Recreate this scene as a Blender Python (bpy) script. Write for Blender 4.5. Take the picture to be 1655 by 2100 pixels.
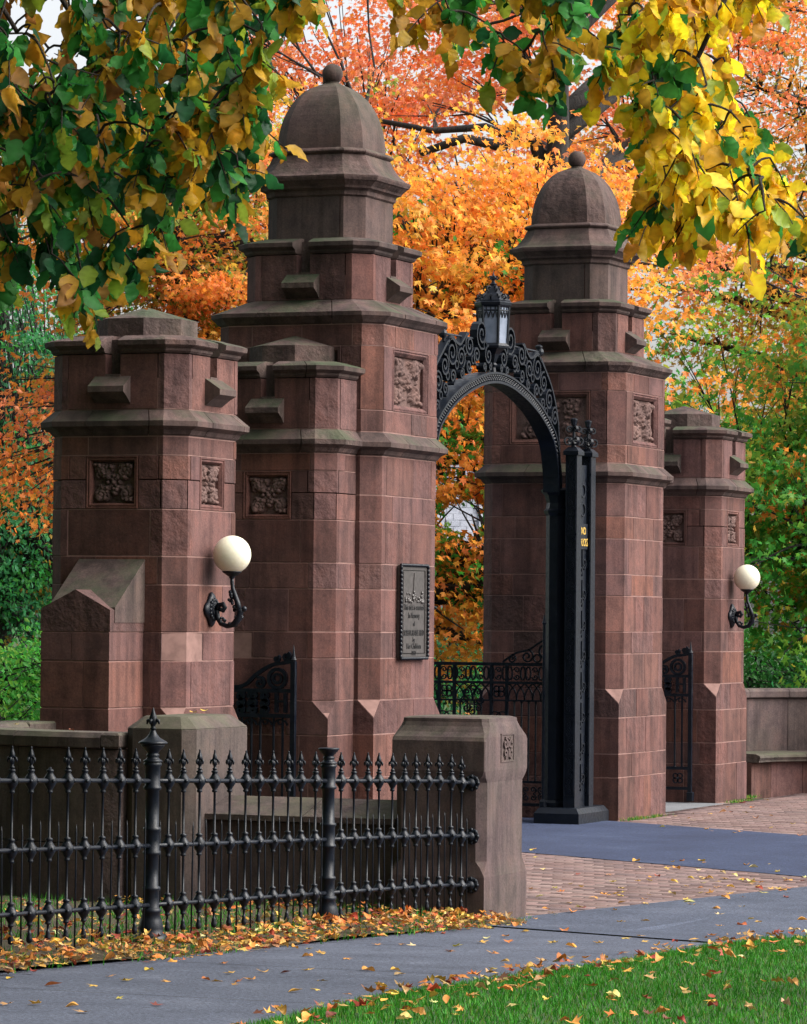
import bpy, math, random
import numpy as np
from mathutils import Matrix, Vector
for _o in list(bpy.data.objects): bpy.data.objects.remove(_o)
scene = bpy.context.scene
COL = scene.collection
rnd = random.Random(11)
nrg = np.random.default_rng(7)
R = math.radians
# World axes: X runs from the gate out to the street, Y runs along the gate row, origin = foot of the near main pier.
# ------------------------------------------------------------------ camera, sky, sun, exposure
YAW = 0.3865
CAM = Vector((10.415, -24.22, 1.6))
cam_d = bpy.data.cameras.new('camera'); cam_o = bpy.data.objects.new('camera', cam_d); COL.objects.link(cam_o)
cam_d.sensor_fit = 'HORIZONTAL'; cam_d.sensor_width = 36.0; cam_d.lens = 36.0*7861.2/1655.0
cam_d.shift_y = -0.0028; cam_d.clip_end = 600; cam_d.clip_start = 0.5
cam_o.matrix_world = Matrix.Translation(CAM) @ Matrix.Rotation(YAW, 4, 'Z') @ Matrix.Rotation(math.pi/2+0.0279, 4, 'X') @ Matrix.Rotation(0.0089, 4, 'Z')
scene.camera = cam_o
SUN_EL, SUN_AZ = R(42), R(14)          # azimuth measured from +X (street) towards +Y
sd = Vector((math.cos(SUN_EL)*math.cos(SUN_AZ), math.cos(SUN_EL)*math.sin(SUN_AZ), math.sin(SUN_EL)))
world = bpy.data.worlds.new('World'); scene.world = world; world.use_nodes = True
wn = world.node_tree.nodes; wl = world.node_tree.links
bg = wn['Background']; sky = wn.new('ShaderNodeTexSky'); sky.sky_type = 'NISHITA'; sky.sun_disc = False
sky.sun_elevation = SUN_EL; sky.sun_rotation = math.atan2(sd.x, sd.y)
sky.air_density = 1.0; sky.dust_density = 4.0; sky.ozone_density = 1.0
hs = wn.new('ShaderNodeHueSaturation'); hs.inputs['Saturation'].default_value = 0.22
wl.new(sky.outputs[0], hs.inputs['Color']); wl.new(hs.outputs[0], bg.inputs['Color']); bg.inputs['Strength'].default_value = 0.112
sun_d = bpy.data.lights.new('sun', 'SUN'); sun_d.energy = 2.2; sun_d.angle = R(60); sun_d.color = (1, .95, .88)
sun_o = bpy.data.objects.new('sun', sun_d); COL.objects.link(sun_o); sun_o.location = (8, 0, 14)
sun_o.rotation_euler = (-sd).to_track_quat('-Z', 'Y').to_euler()
scene.view_settings.view_transform = 'Standard'; scene.view_settings.look = 'None'
scene.view_settings.exposure = 1.38; scene.view_settings.gamma = 1; scene.view_settings.use_curve_mapping = False
scene.render.engine = 'CYCLES'
scene.cycles.max_bounces = 8; scene.cycles.transparent_max_bounces = 8

# ------------------------------------------------------------------ helpers
def mesh_from(name, verts, faces, mat=None, smooth=False, cols=None):
    me = bpy.data.meshes.new(name)
    if isinstance(verts, np.ndarray) and isinstance(faces, np.ndarray):
        nv = len(verts); nf, k = faces.shape
        me.vertices.add(nv); me.vertices.foreach_set('co', np.ascontiguousarray(verts, dtype=np.float32).ravel())
        me.loops.add(nf*k); me.loops.foreach_set('vertex_index', np.ascontiguousarray(faces, dtype=np.int32).ravel())
        me.polygons.add(nf); me.polygons.foreach_set('loop_start', np.arange(0, nf*k, k, dtype=np.int32))
        me.polygons.foreach_set('loop_total', np.full(nf, k, dtype=np.int32))
        me.update(calc_edges=True)
    else:
        me.from_pydata([tuple(v) for v in verts], [], faces); me.update()
    if smooth: me.polygons.foreach_set('use_smooth', [True]*len(me.polygons))
    if cols is not None:
        a = me.color_attributes.new('Col', 'FLOAT_COLOR', 'POINT')
        c4 = np.ones((len(verts), 4), dtype=np.float32); c4[:, :3] = cols
        a.data.foreach_set('color', c4.ravel())
    if mat: me.materials.append(mat)
    return me
def tag(o, label=None, cat=None, group=None, kind=None):
    if label: o['label'] = label
    if cat: o['category'] = cat
    if group: o['group'] = group
    if kind: o['kind'] = kind
    return o
def obj(name, me, parent=None, loc=(0, 0, 0), rot=(0, 0, 0), scale=None):
    o = bpy.data.objects.new(name, me); COL.objects.link(o)
    o.location = loc; o.rotation_euler = rot
    if scale is not None: o.scale = scale if hasattr(scale, '__len__') else (scale,)*3
    if parent: o.parent = parent
    return o
def thing(name, label, cat, loc=(0, 0, 0), rz=0, group=None):
    o = obj(name, None, None, loc, (0, 0, rz)); o.empty_display_size = .2
    return tag(o, label, cat, group)
def copy_tree(o, parent=None):
    c = o.copy(); COL.objects.link(c); c.parent = parent
    for ch in list(o.children): copy_tree(ch, c)
    return c

class MB:
    def __init__(s): s.v = []; s.f = []
    def add(s, vs, fs):
        b = len(s.v); s.v += [tuple(v) for v in vs]; s.f += [[i+b for i in q] for q in fs]; return s
    def box(s, x0, x1, y0, y1, z0, z1, bev=0):
        if bev <= 0:
            return s.add([(x0, y0, z0), (x1, y0, z0), (x1, y1, z0), (x0, y1, z0), (x0, y0, z1), (x1, y0, z1), (x1, y1, z1), (x0, y1, z1)],
                         [[3, 2, 1, 0], [4, 5, 6, 7], [0, 1, 5, 4], [1, 2, 6, 5], [2, 3, 7, 6], [3, 0, 4, 7]])
        b = bev
        return s.loft([rect(x0+b, x1-b, y0+b, y1-b, z0), rect(x0, x1, y0, y1, z0+b), rect(x0, x1, y0, y1, z1-b), rect(x0+b, x1-b, y0+b, y1-b, z1)])
    def loft(s, loops, cap=True, closed=True):
        n = len(loops[0]); b = len(s.v)
        for l in loops: s.v += [tuple(p) for p in l]
        for i in range(len(loops)-1):
            for j in range(n if closed else n-1):
                k = (j+1) % n
                s.f.append([b+i*n+j, b+i*n+k, b+(i+1)*n+k, b+(i+1)*n+j])
        if cap and closed:
            s.f.append([b+j for j in range(n)][::-1]); s.f.append([b+(len(loops)-1)*n+j for j in range(n)])
        return s
    def lathe(s, prof, n=10, c=(0, 0, 0), cap=True, rot=0):
        return s.loft([[(c[0]+r*math.cos(rot+2*math.pi*j/n), c[1]+r*math.sin(rot+2*math.pi*j/n), c[2]+z) for j in range(n)] for r, z in prof], cap)
    def tube(s, pts, rad, n=6, cap=True):
        pts = [Vector(p) for p in pts]; m = len(pts)
        if not hasattr(rad, '__len__'): rad = [rad]*m
        loops = []; up = None
        for i, p in enumerate(pts):
            d = (pts[min(i+1, m-1)]-pts[max(i-1, 0)])
            d = d.normalized() if d.length > 1e-9 else Vector((0, 0, 1))
            if up is None:
                up = d.orthogonal().normalized()
            else:
                up = (up-d*up.dot(d)); up = up.normalized() if up.length > 1e-6 else d.orthogonal().normalized()
            w = d.cross(up)
            loops.append([p+(up*math.cos(2*math.pi*j/n)+w*math.sin(2*math.pi*j/n))*rad[i] for j in range(n)])
        return s.loft(loops, cap)
    def bar(s, pts, th, dp, fr):
        """flat bar swept along a 2-D path; fr(a, b, c) maps path coordinates and depth to 3-D"""
        m = len(pts); loops = []
        for i, (a, b) in enumerate(pts):
            a0, b0 = pts[max(i-1, 0)]; a1, b1 = pts[min(i+1, m-1)]
            dx, dy = a1-a0, b1-b0; l = math.hypot(dx, dy) or 1; nx, ny = -dy/l*th/2, dx/l*th/2
            loops.append([fr(a+nx, b+ny, -dp/2), fr(a-nx, b-ny, -dp/2), fr(a-nx, b-ny, dp/2), fr(a+nx, b+ny, dp/2)])
        return s.loft(loops)
    def sphere(s, c, r, n=12, m=8, sz=1):
        return s.lathe([(max(r*math.sin(math.pi*i/m), 1e-4), -r*sz*math.cos(math.pi*i/m)) for i in range(m+1)], n, c)
    def build(s, name, mat, parent=None, smooth=False, loc=(0, 0, 0), rot=(0, 0, 0)):
        me = mesh_from(name, s.v, s.f, mat, smooth)
        return obj(name, me, parent, loc, rot)
    def mesh(s, name, mat, smooth=False): return mesh_from(name, s.v, s.f, mat, smooth)
def rect(x0, x1, y0, y1, z): return [(x0, y0, z), (x1, y0, z), (x1, y1, z), (x0, y1, z)]
def ring(Rr, k, z=None):
    k = max(k, 1e-4); q = Rr-k
    p = [(q, -Rr), (Rr, -q), (Rr, q), (q, Rr), (-q, Rr), (-Rr, q), (-Rr, -q), (-q, -Rr)]
    return p if z is None else [(x, y, z) for x, y in p]
def spiral(cx, cy, r, turns=1.6, a0=0, sgn=1, n=22, inner=.16):
    out = []
    for i in range(n+1):
        u = i/n; rr = r*(1-(1-inner)*u); a = a0+sgn*turns*2*math.pi*u
        out.append((cx+rr*math.cos(a), cy+rr*math.sin(a)))
    return out
def circ(cx, cy, r, n=16): return [(cx+r*math.cos(2*math.pi*i/n), cy+r*math.sin(2*math.pi*i/n)) for i in range(n+1)]
def arcp(cx, cy, r, a0, a1, n=10): return [(cx+r*math.cos(a0+(a1-a0)*i/n), cy+r*math.sin(a0+(a1-a0)*i/n)) for i in range(n+1)]
def gz(y):                               # the footway rises gently towards the viewer
    d = -5.2-y
    return 0.0 if d <= 0 else (.0365*(d-.3)+.011 if d > .6 else .0365*d*d/1.2)
def W(xc, yc, z=0):                      # metres right of / ahead of the standpoint -> world
    c, s = math.cos(YAW), math.sin(YAW)
    return (CAM.x+xc*c-yc*s, CAM.y+xc*s+yc*c, z)

# ------------------------------------------------------------------ materials
def new_mat(name):
    m = bpy.data.materials.new(name); m.use_nodes = True
    nt = m.node_tree; return m, nt.nodes, nt.links, nt.nodes['Principled BSDF']
def noise(N, L, scale, detail=6, rough=.6, coord=None, out='Fac'):
    t = N.new('ShaderNodeTexNoise'); t.inputs['Scale'].default_value = scale; t.inputs['Detail'].default_value = detail; t.inputs['Roughness'].default_value = rough
    if coord: L.new(coord, t.inputs['Vector'])
    return t.outputs[out]
def ramp(N, L, fac, stops, interp='LINEAR'):
    r = N.new('ShaderNodeValToRGB'); r.color_ramp.interpolation = interp
    e = r.color_ramp.elements
    while len(e) > 1: e.remove(e[-1])
    e[0].position = stops[0][0]; e[0].color = (*stops[0][1], 1)
    for p, c in stops[1:]:
        q = e.new(p); q.color = (*c, 1)
    L.new(fac, r.inputs['Fac']); return r.outputs['Color']
def mix(N, L, fac, a, b, mode='MIX'):
    m = N.new('ShaderNodeMix'); m.data_type = 'RGBA'; m.blend_type = mode
    for sock, val in ((m.inputs[0], fac), (m.inputs[6], a), (m.inputs[7], b)):
        if hasattr(val, 'links'): L.new(val, sock)
        elif isinstance(val, (int, float)): sock.default_value = val
        else: sock.default_value = (*val, 1)
    return m.outputs[2]
def mth(N, L, op, a, b=0.0):
    m = N.new('ShaderNodeMath'); m.operation = op
    for sock, val in ((m.inputs[0], a), (m.inputs[1], b)):
        if hasattr(val, 'links'): L.new(val, sock)
        else: sock.default_value = val
    return m.outputs[0]
def bump(N, L, h, strength, dist, bsdf, prev=None):
    b = N.new('ShaderNodeBump'); b.inputs['Strength'].default_value = strength; b.inputs['Distance'].default_value = dist
    L.new(h, b.inputs['Height'])
    if prev is not None: L.new(prev, b.inputs['Normal'])
    L.new(b.outputs[0], bsdf.inputs['Normal']); return b.outputs[0]

def stone_mat(name, palette, stain=.55, moss=0.0, mossc=(.045, .075, .03), grain=.6, rough_face=.5):
    m, N, L, B = new_mat(name)
    tc = N.new('ShaderNodeTexCoord'); co = tc.outputs['Object']; geo = N.new('ShaderNodeNewGeometry'); gp = geo.outputs['Position']
    oi = N.new('ShaderNodeObjectInfo')
    base = ramp(N, L, oi.outputs['Random'], palette)
    big = noise(N, L, 2.3, 5, .6, gp)
    base = mix(N, L, mth(N, L, 'MULTIPLY', big, .55), base, mix(N, L, .5, base, (.17, .115, .105)), 'MIX')
    # grain
    g = noise(N, L, 85, 4, .8, gp)
    base = mix(N, L, grain, base, ramp(N, L, g, [(.3, (.45, .42, .42)), (.5, (1, 1, 1)), (.72, (1.55, 1.5, 1.5))]), 'MULTIPLY')
    # soot and water stains in patches and streaks
    mp = N.new('ShaderNodeMapping'); mp.inputs['Scale'].default_value = (3.2, 3.2, .8); L.new(gp, mp.inputs['Vector'])
    st = noise(N, L, 1.6, 7, .62, mp.outputs[0])
    stc = ramp(N, L, st, [(.36, (.26, .25, .26)), (.48, (.78, .77, .78)), (.64, (1.15, 1.12, 1.1))])
    base = mix(N, L, stain, base, stc, 'MULTIPLY')
    mp2 = N.new('ShaderNodeMapping'); mp2.inputs['Scale'].default_value = (15, 15, .8); L.new(gp, mp2.inputs['Vector'])
    base = mix(N, L, .5, base, ramp(N, L, noise(N, L, 1.0, 5, .6, mp2.outputs[0]), [(.38, (.5, .48, .48)), (.52, (1, 1, 1)), (.7, (1.12, 1.1, 1.1))]), 'MULTIPLY')
    bl = noise(N, L, 7.5, 6, .65, gp)
    base = mix(N, L, .6, base, ramp(N, L, bl, [(.33, (.48, .47, .5)), (.5, (1, 1, 1)), (.7, (1.35, 1.2, 1.1))]), 'MULTIPLY')
    if moss > 0:
        sep = N.new('ShaderNodeSeparateXYZ'); L.new(geo.outputs['Normal'], sep.inputs[0])
        up = mth(N, L, 'MULTIPLY', mth(N, L, 'ADD', sep.outputs[2], .25), .9)
        mo = noise(N, L, 1.7, 6, .65, gp)
        fac = mth(N, L, 'MULTIPLY', ramp(N, L, mo, [(.43, (0, 0, 0)), (.60, (1, 1, 1))]), mth(N, L, 'MULTIPLY', up, moss))
        cl = N.new('ShaderNodeClamp'); L.new(fac, cl.inputs[0])
        base = mix(N, L, cl.outputs[0], base, mossc)
    L.new(base, B.inputs['Base Color']); B.inputs['Roughness'].default_value = .88; B.inputs['Specular IOR Level'].default_value = .25
    rz = mth(N, L, 'MULTIPLY', noise(N, L, 9, 5, .6, gp), mth(N, L, 'GREATER_THAN', mth(N, L, 'FRACT', mth(N, L, 'MULTIPLY', oi.outputs['Random'], 7.3)), .68))
    h0 = bump(N, L, rz, .8, .03, B)
    h1 = bump(N, L, noise(N, L, 26, 6, .65, gp), rough_face, .006, B, h0)
    bump(N, L, noise(N, L, 220, 2, .5, gp), .35, .0012, B, h1)
    return m
PAL = [(0, (0.0868, 0.0351, 0.0289)), (0.12, (0.1205, 0.0503, 0.0426)), (0.24, (0.0663, 0.0339, 0.0319)), (0.36, (0.1389, 0.0572, 0.0413)), (0.48, (0.1016, 0.0491, 0.0472)), (0.6, (0.0758, 0.0292, 0.0224)), (0.72, (0.1254, 0.0596, 0.0556)), (0.85, (0.0915, 0.0438, 0.0402)), (1, (0.1399, 0.0528, 0.0353))]
PALW = [(0, (0.0635, 0.0415, 0.0372)), (0.3, (0.0798, 0.0529, 0.0492)), (0.6, (0.0556, 0.0403, 0.0379)), (1, (0.0738, 0.0466, 0.0419))]
PALG = [(0, (0.072, 0.0545, 0.0513)), (0.5, (0.0641, 0.051, 0.0473)), (1, (0.0781, 0.0545, 0.0555))]
M = {}
M['stone'] = stone_mat('brownstone ashlar', PAL, .5)
M['coping'] = stone_mat('weathered brownstone coping', PALW, .6, .7, (.035, .055, .025))
M['dome'] = stone_mat('weathered dome stone', PALW, .5, .45, (.035, .05, .025))
M['grey'] = stone_mat('grey brown low wall stone', PALG, .5, .5, (.075, .085, .045))
M['carve'] = stone_mat('carved brownstone', [(0, (.115, .07, .062)), (1, (.125, .075, .065))], .4)
m, N, L, B = new_mat('lime mortar'); M['mortar'] = m
gp = N.new('ShaderNodeNewGeometry').outputs['Position']
L.new(ramp(N, L, noise(N, L, 9, 5, .6, gp), [(.3, (.12, .066, .056)), (.6, (.215, .122, .105))]), B.inputs['Base Color']); B.inputs['Roughness'].default_value = .95
m, N, L, B = new_mat('black iron paint'); M['iron'] = m
gp = N.new('ShaderNodeNewGeometry').outputs['Position']
L.new(ramp(N, L, noise(N, L, 14, 6, .7, gp), [(.3, (.0016, .0030, .0065)), (.62, (.0036, .0062, .0125)), (.8, (.010, .0135, .021))]), B.inputs['Base Color'])
L.new(ramp(N, L, noise(N, L, 30, 4, .6, gp), [(.3, (.28,)*3), (.7, (.58,)*3)]), B.inputs['Roughness']); B.inputs['Specular IOR Level'].default_value = .3
bump(N, L, noise(N, L, 90, 4, .6, gp), .35, .002, B)
m, N, L, B = new_mat('bronze plaque'); M['bronze'] = m
gp = N.new('ShaderNodeNewGeometry').outputs['Position']
L.new(ramp(N, L, noise(N, L, 30, 6, .7, gp), [(.3, (.028, .024, .022)), (.7, (.07, .06, .058))]), B.inputs['Base Color']); B.inputs['Roughness'].default_value = .5; B.inputs['Metallic'].default_value = .15
m, N, L, B = new_mat('dark lettering'); M['letter'] = m; B.inputs['Base Color'].default_value = (.012, .011, .012, 1); B.inputs['Roughness'].default_value = .5
m, N, L, B = new_mat('gold lettering'); M['gold'] = m; B.inputs['Base Color'].default_value = (.62, .40, .08, 1); B.inputs['Roughness'].default_value = .4
m, N, L, B = new_mat('opal globe glass'); M['opal'] = m
gp = N.new('ShaderNodeNewGeometry').outputs['Position']
L.new(ramp(N, L, noise(N, L, 60, 5, .7, gp), [(.3, (.70, .655, .50)), (.7, (.78, .74, .61))]), B.inputs['Base Color']); B.inputs['Roughness'].default_value = .22
B.inputs['Subsurface Weight'].default_value = .25; B.inputs['Subsurface Radius'].default_value = (.12, .11, .07); B.inputs['Subsurface Scale'].default_value = .6
m, N, L, B = new_mat('frosted lantern glass'); M['frost'] = m
gp = N.new('ShaderNodeNewGeometry').outputs['Position']
L.new(ramp(N, L, noise(N, L, 8, 4, .6, gp), [(.3, (.10, .125, .17)), (.7, (.20, .23, .30))]), B.inputs['Base Color']); B.inputs['Roughness'].default_value = .25
def rough_mat(name, stops, sc1, sc2, bs, bd, rough=.9, spec=.3, grain=.5):
    m, N, L, B = new_mat(name); gp = N.new('ShaderNodeNewGeometry').outputs['Position']
    c = ramp(N, L, noise(N, L, sc1, 6, .62, gp), stops)
    g = noise(N, L, sc2, 3, .7, gp)
    c = mix(N, L, grain, c, ramp(N, L, g, [(.32, (.4, .4, .4)), (.5, (1, 1, 1)), (.7, (1.8, 1.8, 1.8))]), 'MULTIPLY')
    L.new(c, B.inputs['Base Color']); B.inputs['Roughness'].default_value = rough; B.inputs['Specular IOR Level'].default_value = spec
    bump(N, L, g, bs, bd, B); return m
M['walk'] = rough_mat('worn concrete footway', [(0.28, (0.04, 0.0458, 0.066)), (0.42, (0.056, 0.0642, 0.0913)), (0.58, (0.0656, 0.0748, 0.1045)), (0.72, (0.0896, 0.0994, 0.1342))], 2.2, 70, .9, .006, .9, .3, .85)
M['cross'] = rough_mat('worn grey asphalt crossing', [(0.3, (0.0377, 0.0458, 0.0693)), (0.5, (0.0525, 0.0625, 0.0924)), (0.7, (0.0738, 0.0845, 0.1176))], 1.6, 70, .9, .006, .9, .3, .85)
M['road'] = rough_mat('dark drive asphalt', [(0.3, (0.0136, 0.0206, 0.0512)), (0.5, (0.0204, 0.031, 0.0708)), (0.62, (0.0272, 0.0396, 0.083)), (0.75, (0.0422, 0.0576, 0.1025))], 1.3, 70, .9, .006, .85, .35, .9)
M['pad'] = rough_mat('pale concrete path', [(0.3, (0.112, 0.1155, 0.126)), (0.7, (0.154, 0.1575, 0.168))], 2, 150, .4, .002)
M['lawn'] = rough_mat('turf soil', [(.3, (.022, .045, .012)), (.6, (.035, .07, .018)), (.8, (.05, .075, .025))], 1.2, 60, .6, .02)
M['soil'] = rough_mat('leafy soil under fence', [(.3, (.035, .03, .018)), (.6, (.06, .045, .025)), (.8, (.04, .055, .02))], 3, 60, .6, .02)
M['sand'] = rough_mat('sand bedding', [(.3, (.075, .062, .055)), (.7, (.125, .10, .09))], 4, 70, .4, .003)
M['slate'] = rough_mat('pale roof slate', [(.3, (.17, .18, .215)), (.7, (.26, .27, .31))], 3, 40, .3, .003, .6)
M['render'] = rough_mat('brick house wall', [(.3, (.16, .07, .05)), (.7, (.22, .10, .07))], 3, 40, .3, .003)
M['street'] = rough_mat('street asphalt', [(.3, (.05, .05, .055)), (.7, (.075, .075, .08))], 1, 120, .4, .003)
m, N, L, B = new_mat('brick paver'); M['paver'] = m
gp = N.new('ShaderNodeNewGeometry').outputs['Position']; at = N.new('ShaderNodeAttribute'); at.attribute_name = 'Col'
c = mix(N, L, .55, at.outputs['Color'], ramp(N, L, noise(N, L, 70, 4, .7, gp), [(.3, (.55, .53, .53)), (.5, (1, 1, 1)), (.7, (1.5, 1.5, 1.5))]), 'MULTIPLY')
c = mix(N, L, .5, c, ramp(N, L, noise(N, L, .9, 5, .6, gp), [(.35, (.7, .66, .66)), (.65, (1.2, 1.2, 1.22))]), 'MULTIPLY')
L.new(c, B.inputs['Base Color']); B.inputs['Roughness'].default_value = .9; bump(N, L, noise(N, L, 90, 3, .6, gp), .5, .003, B)
def leaf_mat(name, src, trans=.45, rough=.5, spec=.35):
    m, N, L, B = new_mat(name)
    if src == 'attr':
        a = N.new('ShaderNodeAttribute'); a.attribute_name = 'Col'; c = a.outputs['Color']
    else:
        a = N.new('ShaderNodeAttribute'); a.attribute_name = 'Col'; c = mix(N, L, 1.0, N.new('ShaderNodeObjectInfo').outputs['Color'], a.outputs['Color'], 'MULTIPLY')
    gp = N.new('ShaderNodeNewGeometry').outputs['Position']
    c = mix(N, L, .5, c, ramp(N, L, noise(N, L, 38, 5, .7, gp), [(.28, (.42, .40, .45)), (.42, (.9, .92, .85)), (.55, (1, 1, 1)), (.72, (1.28, 1.2, 1.1))]), 'MULTIPLY')
    L.new(c, B.inputs['Base Color']); B.inputs['Roughness'].default_value = rough; B.inputs['Specular IOR Level'].default_value = spec
    t = N.new('ShaderNodeBsdfTranslucent'); L.new(c, t.inputs['Color'])
    ms = N.new('ShaderNodeMixShader'); ms.inputs[0].default_value = trans
    L.new(B.outputs[0], ms.inputs[1]); L.new(t.outputs[0], ms.inputs[2]); L.new(ms.outputs[0], N['Material Output'].inputs['Surface'])
    return m
M['leafa'] = leaf_mat('tree foliage', 'attr', .58)
M['leafo'] = leaf_mat('single broad leaf', 'obj', .45)
M['grass'] = leaf_mat('grass blades', 'attr', .3, .5, .2)
M['litter'] = leaf_mat('leaf litter', 'attr', .15, .6, .3)
M['fallen'] = leaf_mat('fallen leaf', 'obj', .15, .6, .3)
def bark_mat(name, a, b):
    m, N, L, B = new_mat(name); gp = N.new('ShaderNodeNewGeometry').outputs['Position']
    mp = N.new('ShaderNodeMapping'); mp.inputs['Scale'].default_value = (9, 9, 1.6); L.new(gp, mp.inputs['Vector'])
    n = noise(N, L, 2.2, 6, .7, mp.outputs[0])
    L.new(ramp(N, L, n, [(.3, a), (.7, b)]), B.inputs['Base Color']); B.inputs['Roughness'].default_value = .95
    bump(N, L, n, .9, .03, B); return m
M['bark'] = bark_mat('dark bark', (.007, .006, .0055), (.028, .023, .021))
M['twig'] = bark_mat('twig bark', (.012, .009, .007), (.032, .023, .017))

# ------------------------------------------------------------------ ground, footway, drive
def strip(name, us, f0, f1, zf, mat, along='y', nseg=6):
    v = []; f = []
    for u in us:
        a, b = f0(u), f1(u)
        for j in range(nseg+1):
            w = a+(b-a)*j/nseg
            x, y = (w, u) if along == 'y' else (u, w)
            v.append((x, y, zf(x, y)))
    for i in range(len(us)-1):
        for j in range(nseg):
            q = [i*(nseg+1)+j, i*(nseg+1)+j+1, (i+1)*(nseg+1)+j+1, (i+1)*(nseg+1)+j]
            f.append(q if along == 'y' else q[::-1])
    return mesh_from(name, v, f, M[mat])
def interp(tab):
    xs = [a for a, _ in tab]; ys = [b for _, b in tab]
    return lambda q: float(np.interp(q, xs, ys))
def lin(a, b, n): return [a+(b-a)*i/n for i in range(n+1)]
ys_g = [-60, -40, -30]+lin(-24, -4, 40)+[0, 6, 14, 30, 60, 120, 260, 400]
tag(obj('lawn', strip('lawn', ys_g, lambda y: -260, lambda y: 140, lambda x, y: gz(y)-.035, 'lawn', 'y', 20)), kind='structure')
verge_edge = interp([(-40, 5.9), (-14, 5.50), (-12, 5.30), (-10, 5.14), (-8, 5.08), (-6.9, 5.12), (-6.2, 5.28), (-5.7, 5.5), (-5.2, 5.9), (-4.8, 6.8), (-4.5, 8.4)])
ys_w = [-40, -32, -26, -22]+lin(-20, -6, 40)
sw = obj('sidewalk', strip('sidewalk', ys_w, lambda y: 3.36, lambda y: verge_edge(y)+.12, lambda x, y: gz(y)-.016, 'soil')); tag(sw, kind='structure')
joint_skew = lambda x: -5.97-.5*(x-3.55)
cuts = [None, -7.95, -9.9, -11.85, -13.8, -15.75, -19, -26]
for i in range(len(cuts)-1):
    top = (lambda x: joint_skew(x)-.012) if cuts[i] is None else (lambda x, c=cuts[i]: c-.006+.004*math.sin(x*9))
    bot = lambda x, c=cuts[i+1]: c+.006+.004*math.sin(x*9)
    xs = lin(3.40, 5.32, 8) if i < 5 else lin(3.4, 5.6, 4)
    v = []; f = []; n = 10
    for x in xs:
        a, b = bot(x), top(x)
        for j in range(n+1):
            y = a+(b-a)*j/n; v.append((x, y, gz(y)))
    for a in range(len(xs)-1):
        for j in range(n): q = a*(n+1)+j; f.append([q, q+n+1, q+n+2, q+1])
    obj('slab', mesh_from('slab', v, f, M['walk']), sw)
cr_top = interp([(3.30, -4.93), (3.6, -3.66), (4.0, -1.96), (4.17, -1.3), (4.2, 14)])
xs_c = lin(3.30, 4.16, 9)+[4.21, 4.5, 4.8, 5.2, 6, 7, 8.6]
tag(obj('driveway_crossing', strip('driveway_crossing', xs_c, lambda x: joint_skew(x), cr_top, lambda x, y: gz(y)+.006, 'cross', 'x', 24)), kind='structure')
yn = lambda x: .62 if x < .8 else .28-.597*(x-1.37)
yf = lambda x: 4.55 if x < .5 else 4.46-.6*(x-.5)
xs_r = [-60, -30, -12, -6, -3, -1, 0, .3, .5, .8, 1.1, 1.5, 2, 2.5, 3, 3.5, 3.9, 4.18]
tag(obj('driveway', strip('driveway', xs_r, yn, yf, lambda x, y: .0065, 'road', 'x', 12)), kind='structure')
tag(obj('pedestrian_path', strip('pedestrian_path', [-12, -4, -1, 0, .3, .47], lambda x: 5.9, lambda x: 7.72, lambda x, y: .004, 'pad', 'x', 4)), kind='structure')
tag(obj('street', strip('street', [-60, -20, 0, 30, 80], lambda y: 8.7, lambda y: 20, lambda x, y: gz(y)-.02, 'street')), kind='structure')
bedz = lambda x, y: gz(y)+.05*min(1, max(0, (3.46-x)/.16))+.012*math.sin(3*x+2*y)
bed = obj('planting_bed', strip('planting_bed', [-30, -22]+lin(-18, -5.25, 40), lambda y: -3, lambda y: 3.44, bedz, 'soil', 'y', 24)); tag(bed, kind='structure')
vz = lambda x, y: gz(y)+.03*min(1, max(0, (x-verge_edge(y))/.08+.1))+.01*math.sin(2*x+1.3*y)
verge = obj('grass_verge', strip('grass_verge', [-40, -30, -22]+lin(-18, -4.2, 40), verge_edge, lambda y: 8.7, vz, 'lawn', 'y', 24)); tag(verge, kind='structure')
# brick paving: real bricks, bonded in rows, joined because they shrink to a few pixels
def pavers(name, inside, x0, x1, y0, y1, base):
    o = obj(name, base); tag(o, kind='structure')
    V = []; F = []; Cc = []
    pal = np.array([(.28, .165, .145), (.32, .205, .182), (.21, .12, .11), (.35, .235, .21), (.295, .182, .168), (.23, .148, .144)])*.50
    y = y0; row = 0
    while y < y1:
        x = x0-(row % 2)*.105
        while x < x1:
            cx, cy = x+.1, y+.048
            if inside(cx, cy):
                b = len(V); z = .003+rnd.uniform(-.0008, .0008); tl = rnd.uniform(-.0004, .0004)
                for zz, ins in ((-.03, 0), (z-.004, 0), (z, .005)):
                    for sx, sy in ((0, 0), (1, 0), (1, 1), (0, 1)):
                        V.append((x+.004+ins if not sx else x+.201-ins, y+.0035+ins if not sy else y+.0935-ins, zz+(tl if sx else -tl)))
                for i in range(2):
                    for j in range(4): k = (j+1) % 4; F.append([b+i*4+j, b+i*4+k, b+i*4+4+k, b+i*4+4+j])
                F.append([b+8, b+9, b+10, b+11])
                c = pal[rnd.randrange(6)]*rnd.uniform(.72, 1.2); Cc += [c]*12
            x += .205
        y += .097; row += 1
    p = obj('brick', mesh_from('brick', np.array(V), np.array(F), M['paver'], cols=np.array(Cc)), o); tag(p, kind='stuff')
    return o
near_in = lambda x, y: .75 < x < 4.3 and y < yn(x)+.12 and y > (-4.98 if x < 3.28 else -5.5+(x-3.31)/.235)
far_in = lambda x, y: .46 < x < 4.18 and y > yf(x)-.12 and y < 13.5 and not (x < .62 and 4.4 < y < 6)
pavers('near_brick_paving', near_in, .75, 4.4, -5.0, .7, strip('near_brick_bed', lin(.75, 4.18, 14), lambda x: -5.0 if x < 3.3 else -4.9+(x-3.31)/.235, yn, lambda x, y: -.003, 'sand', 'x', 4))
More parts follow.
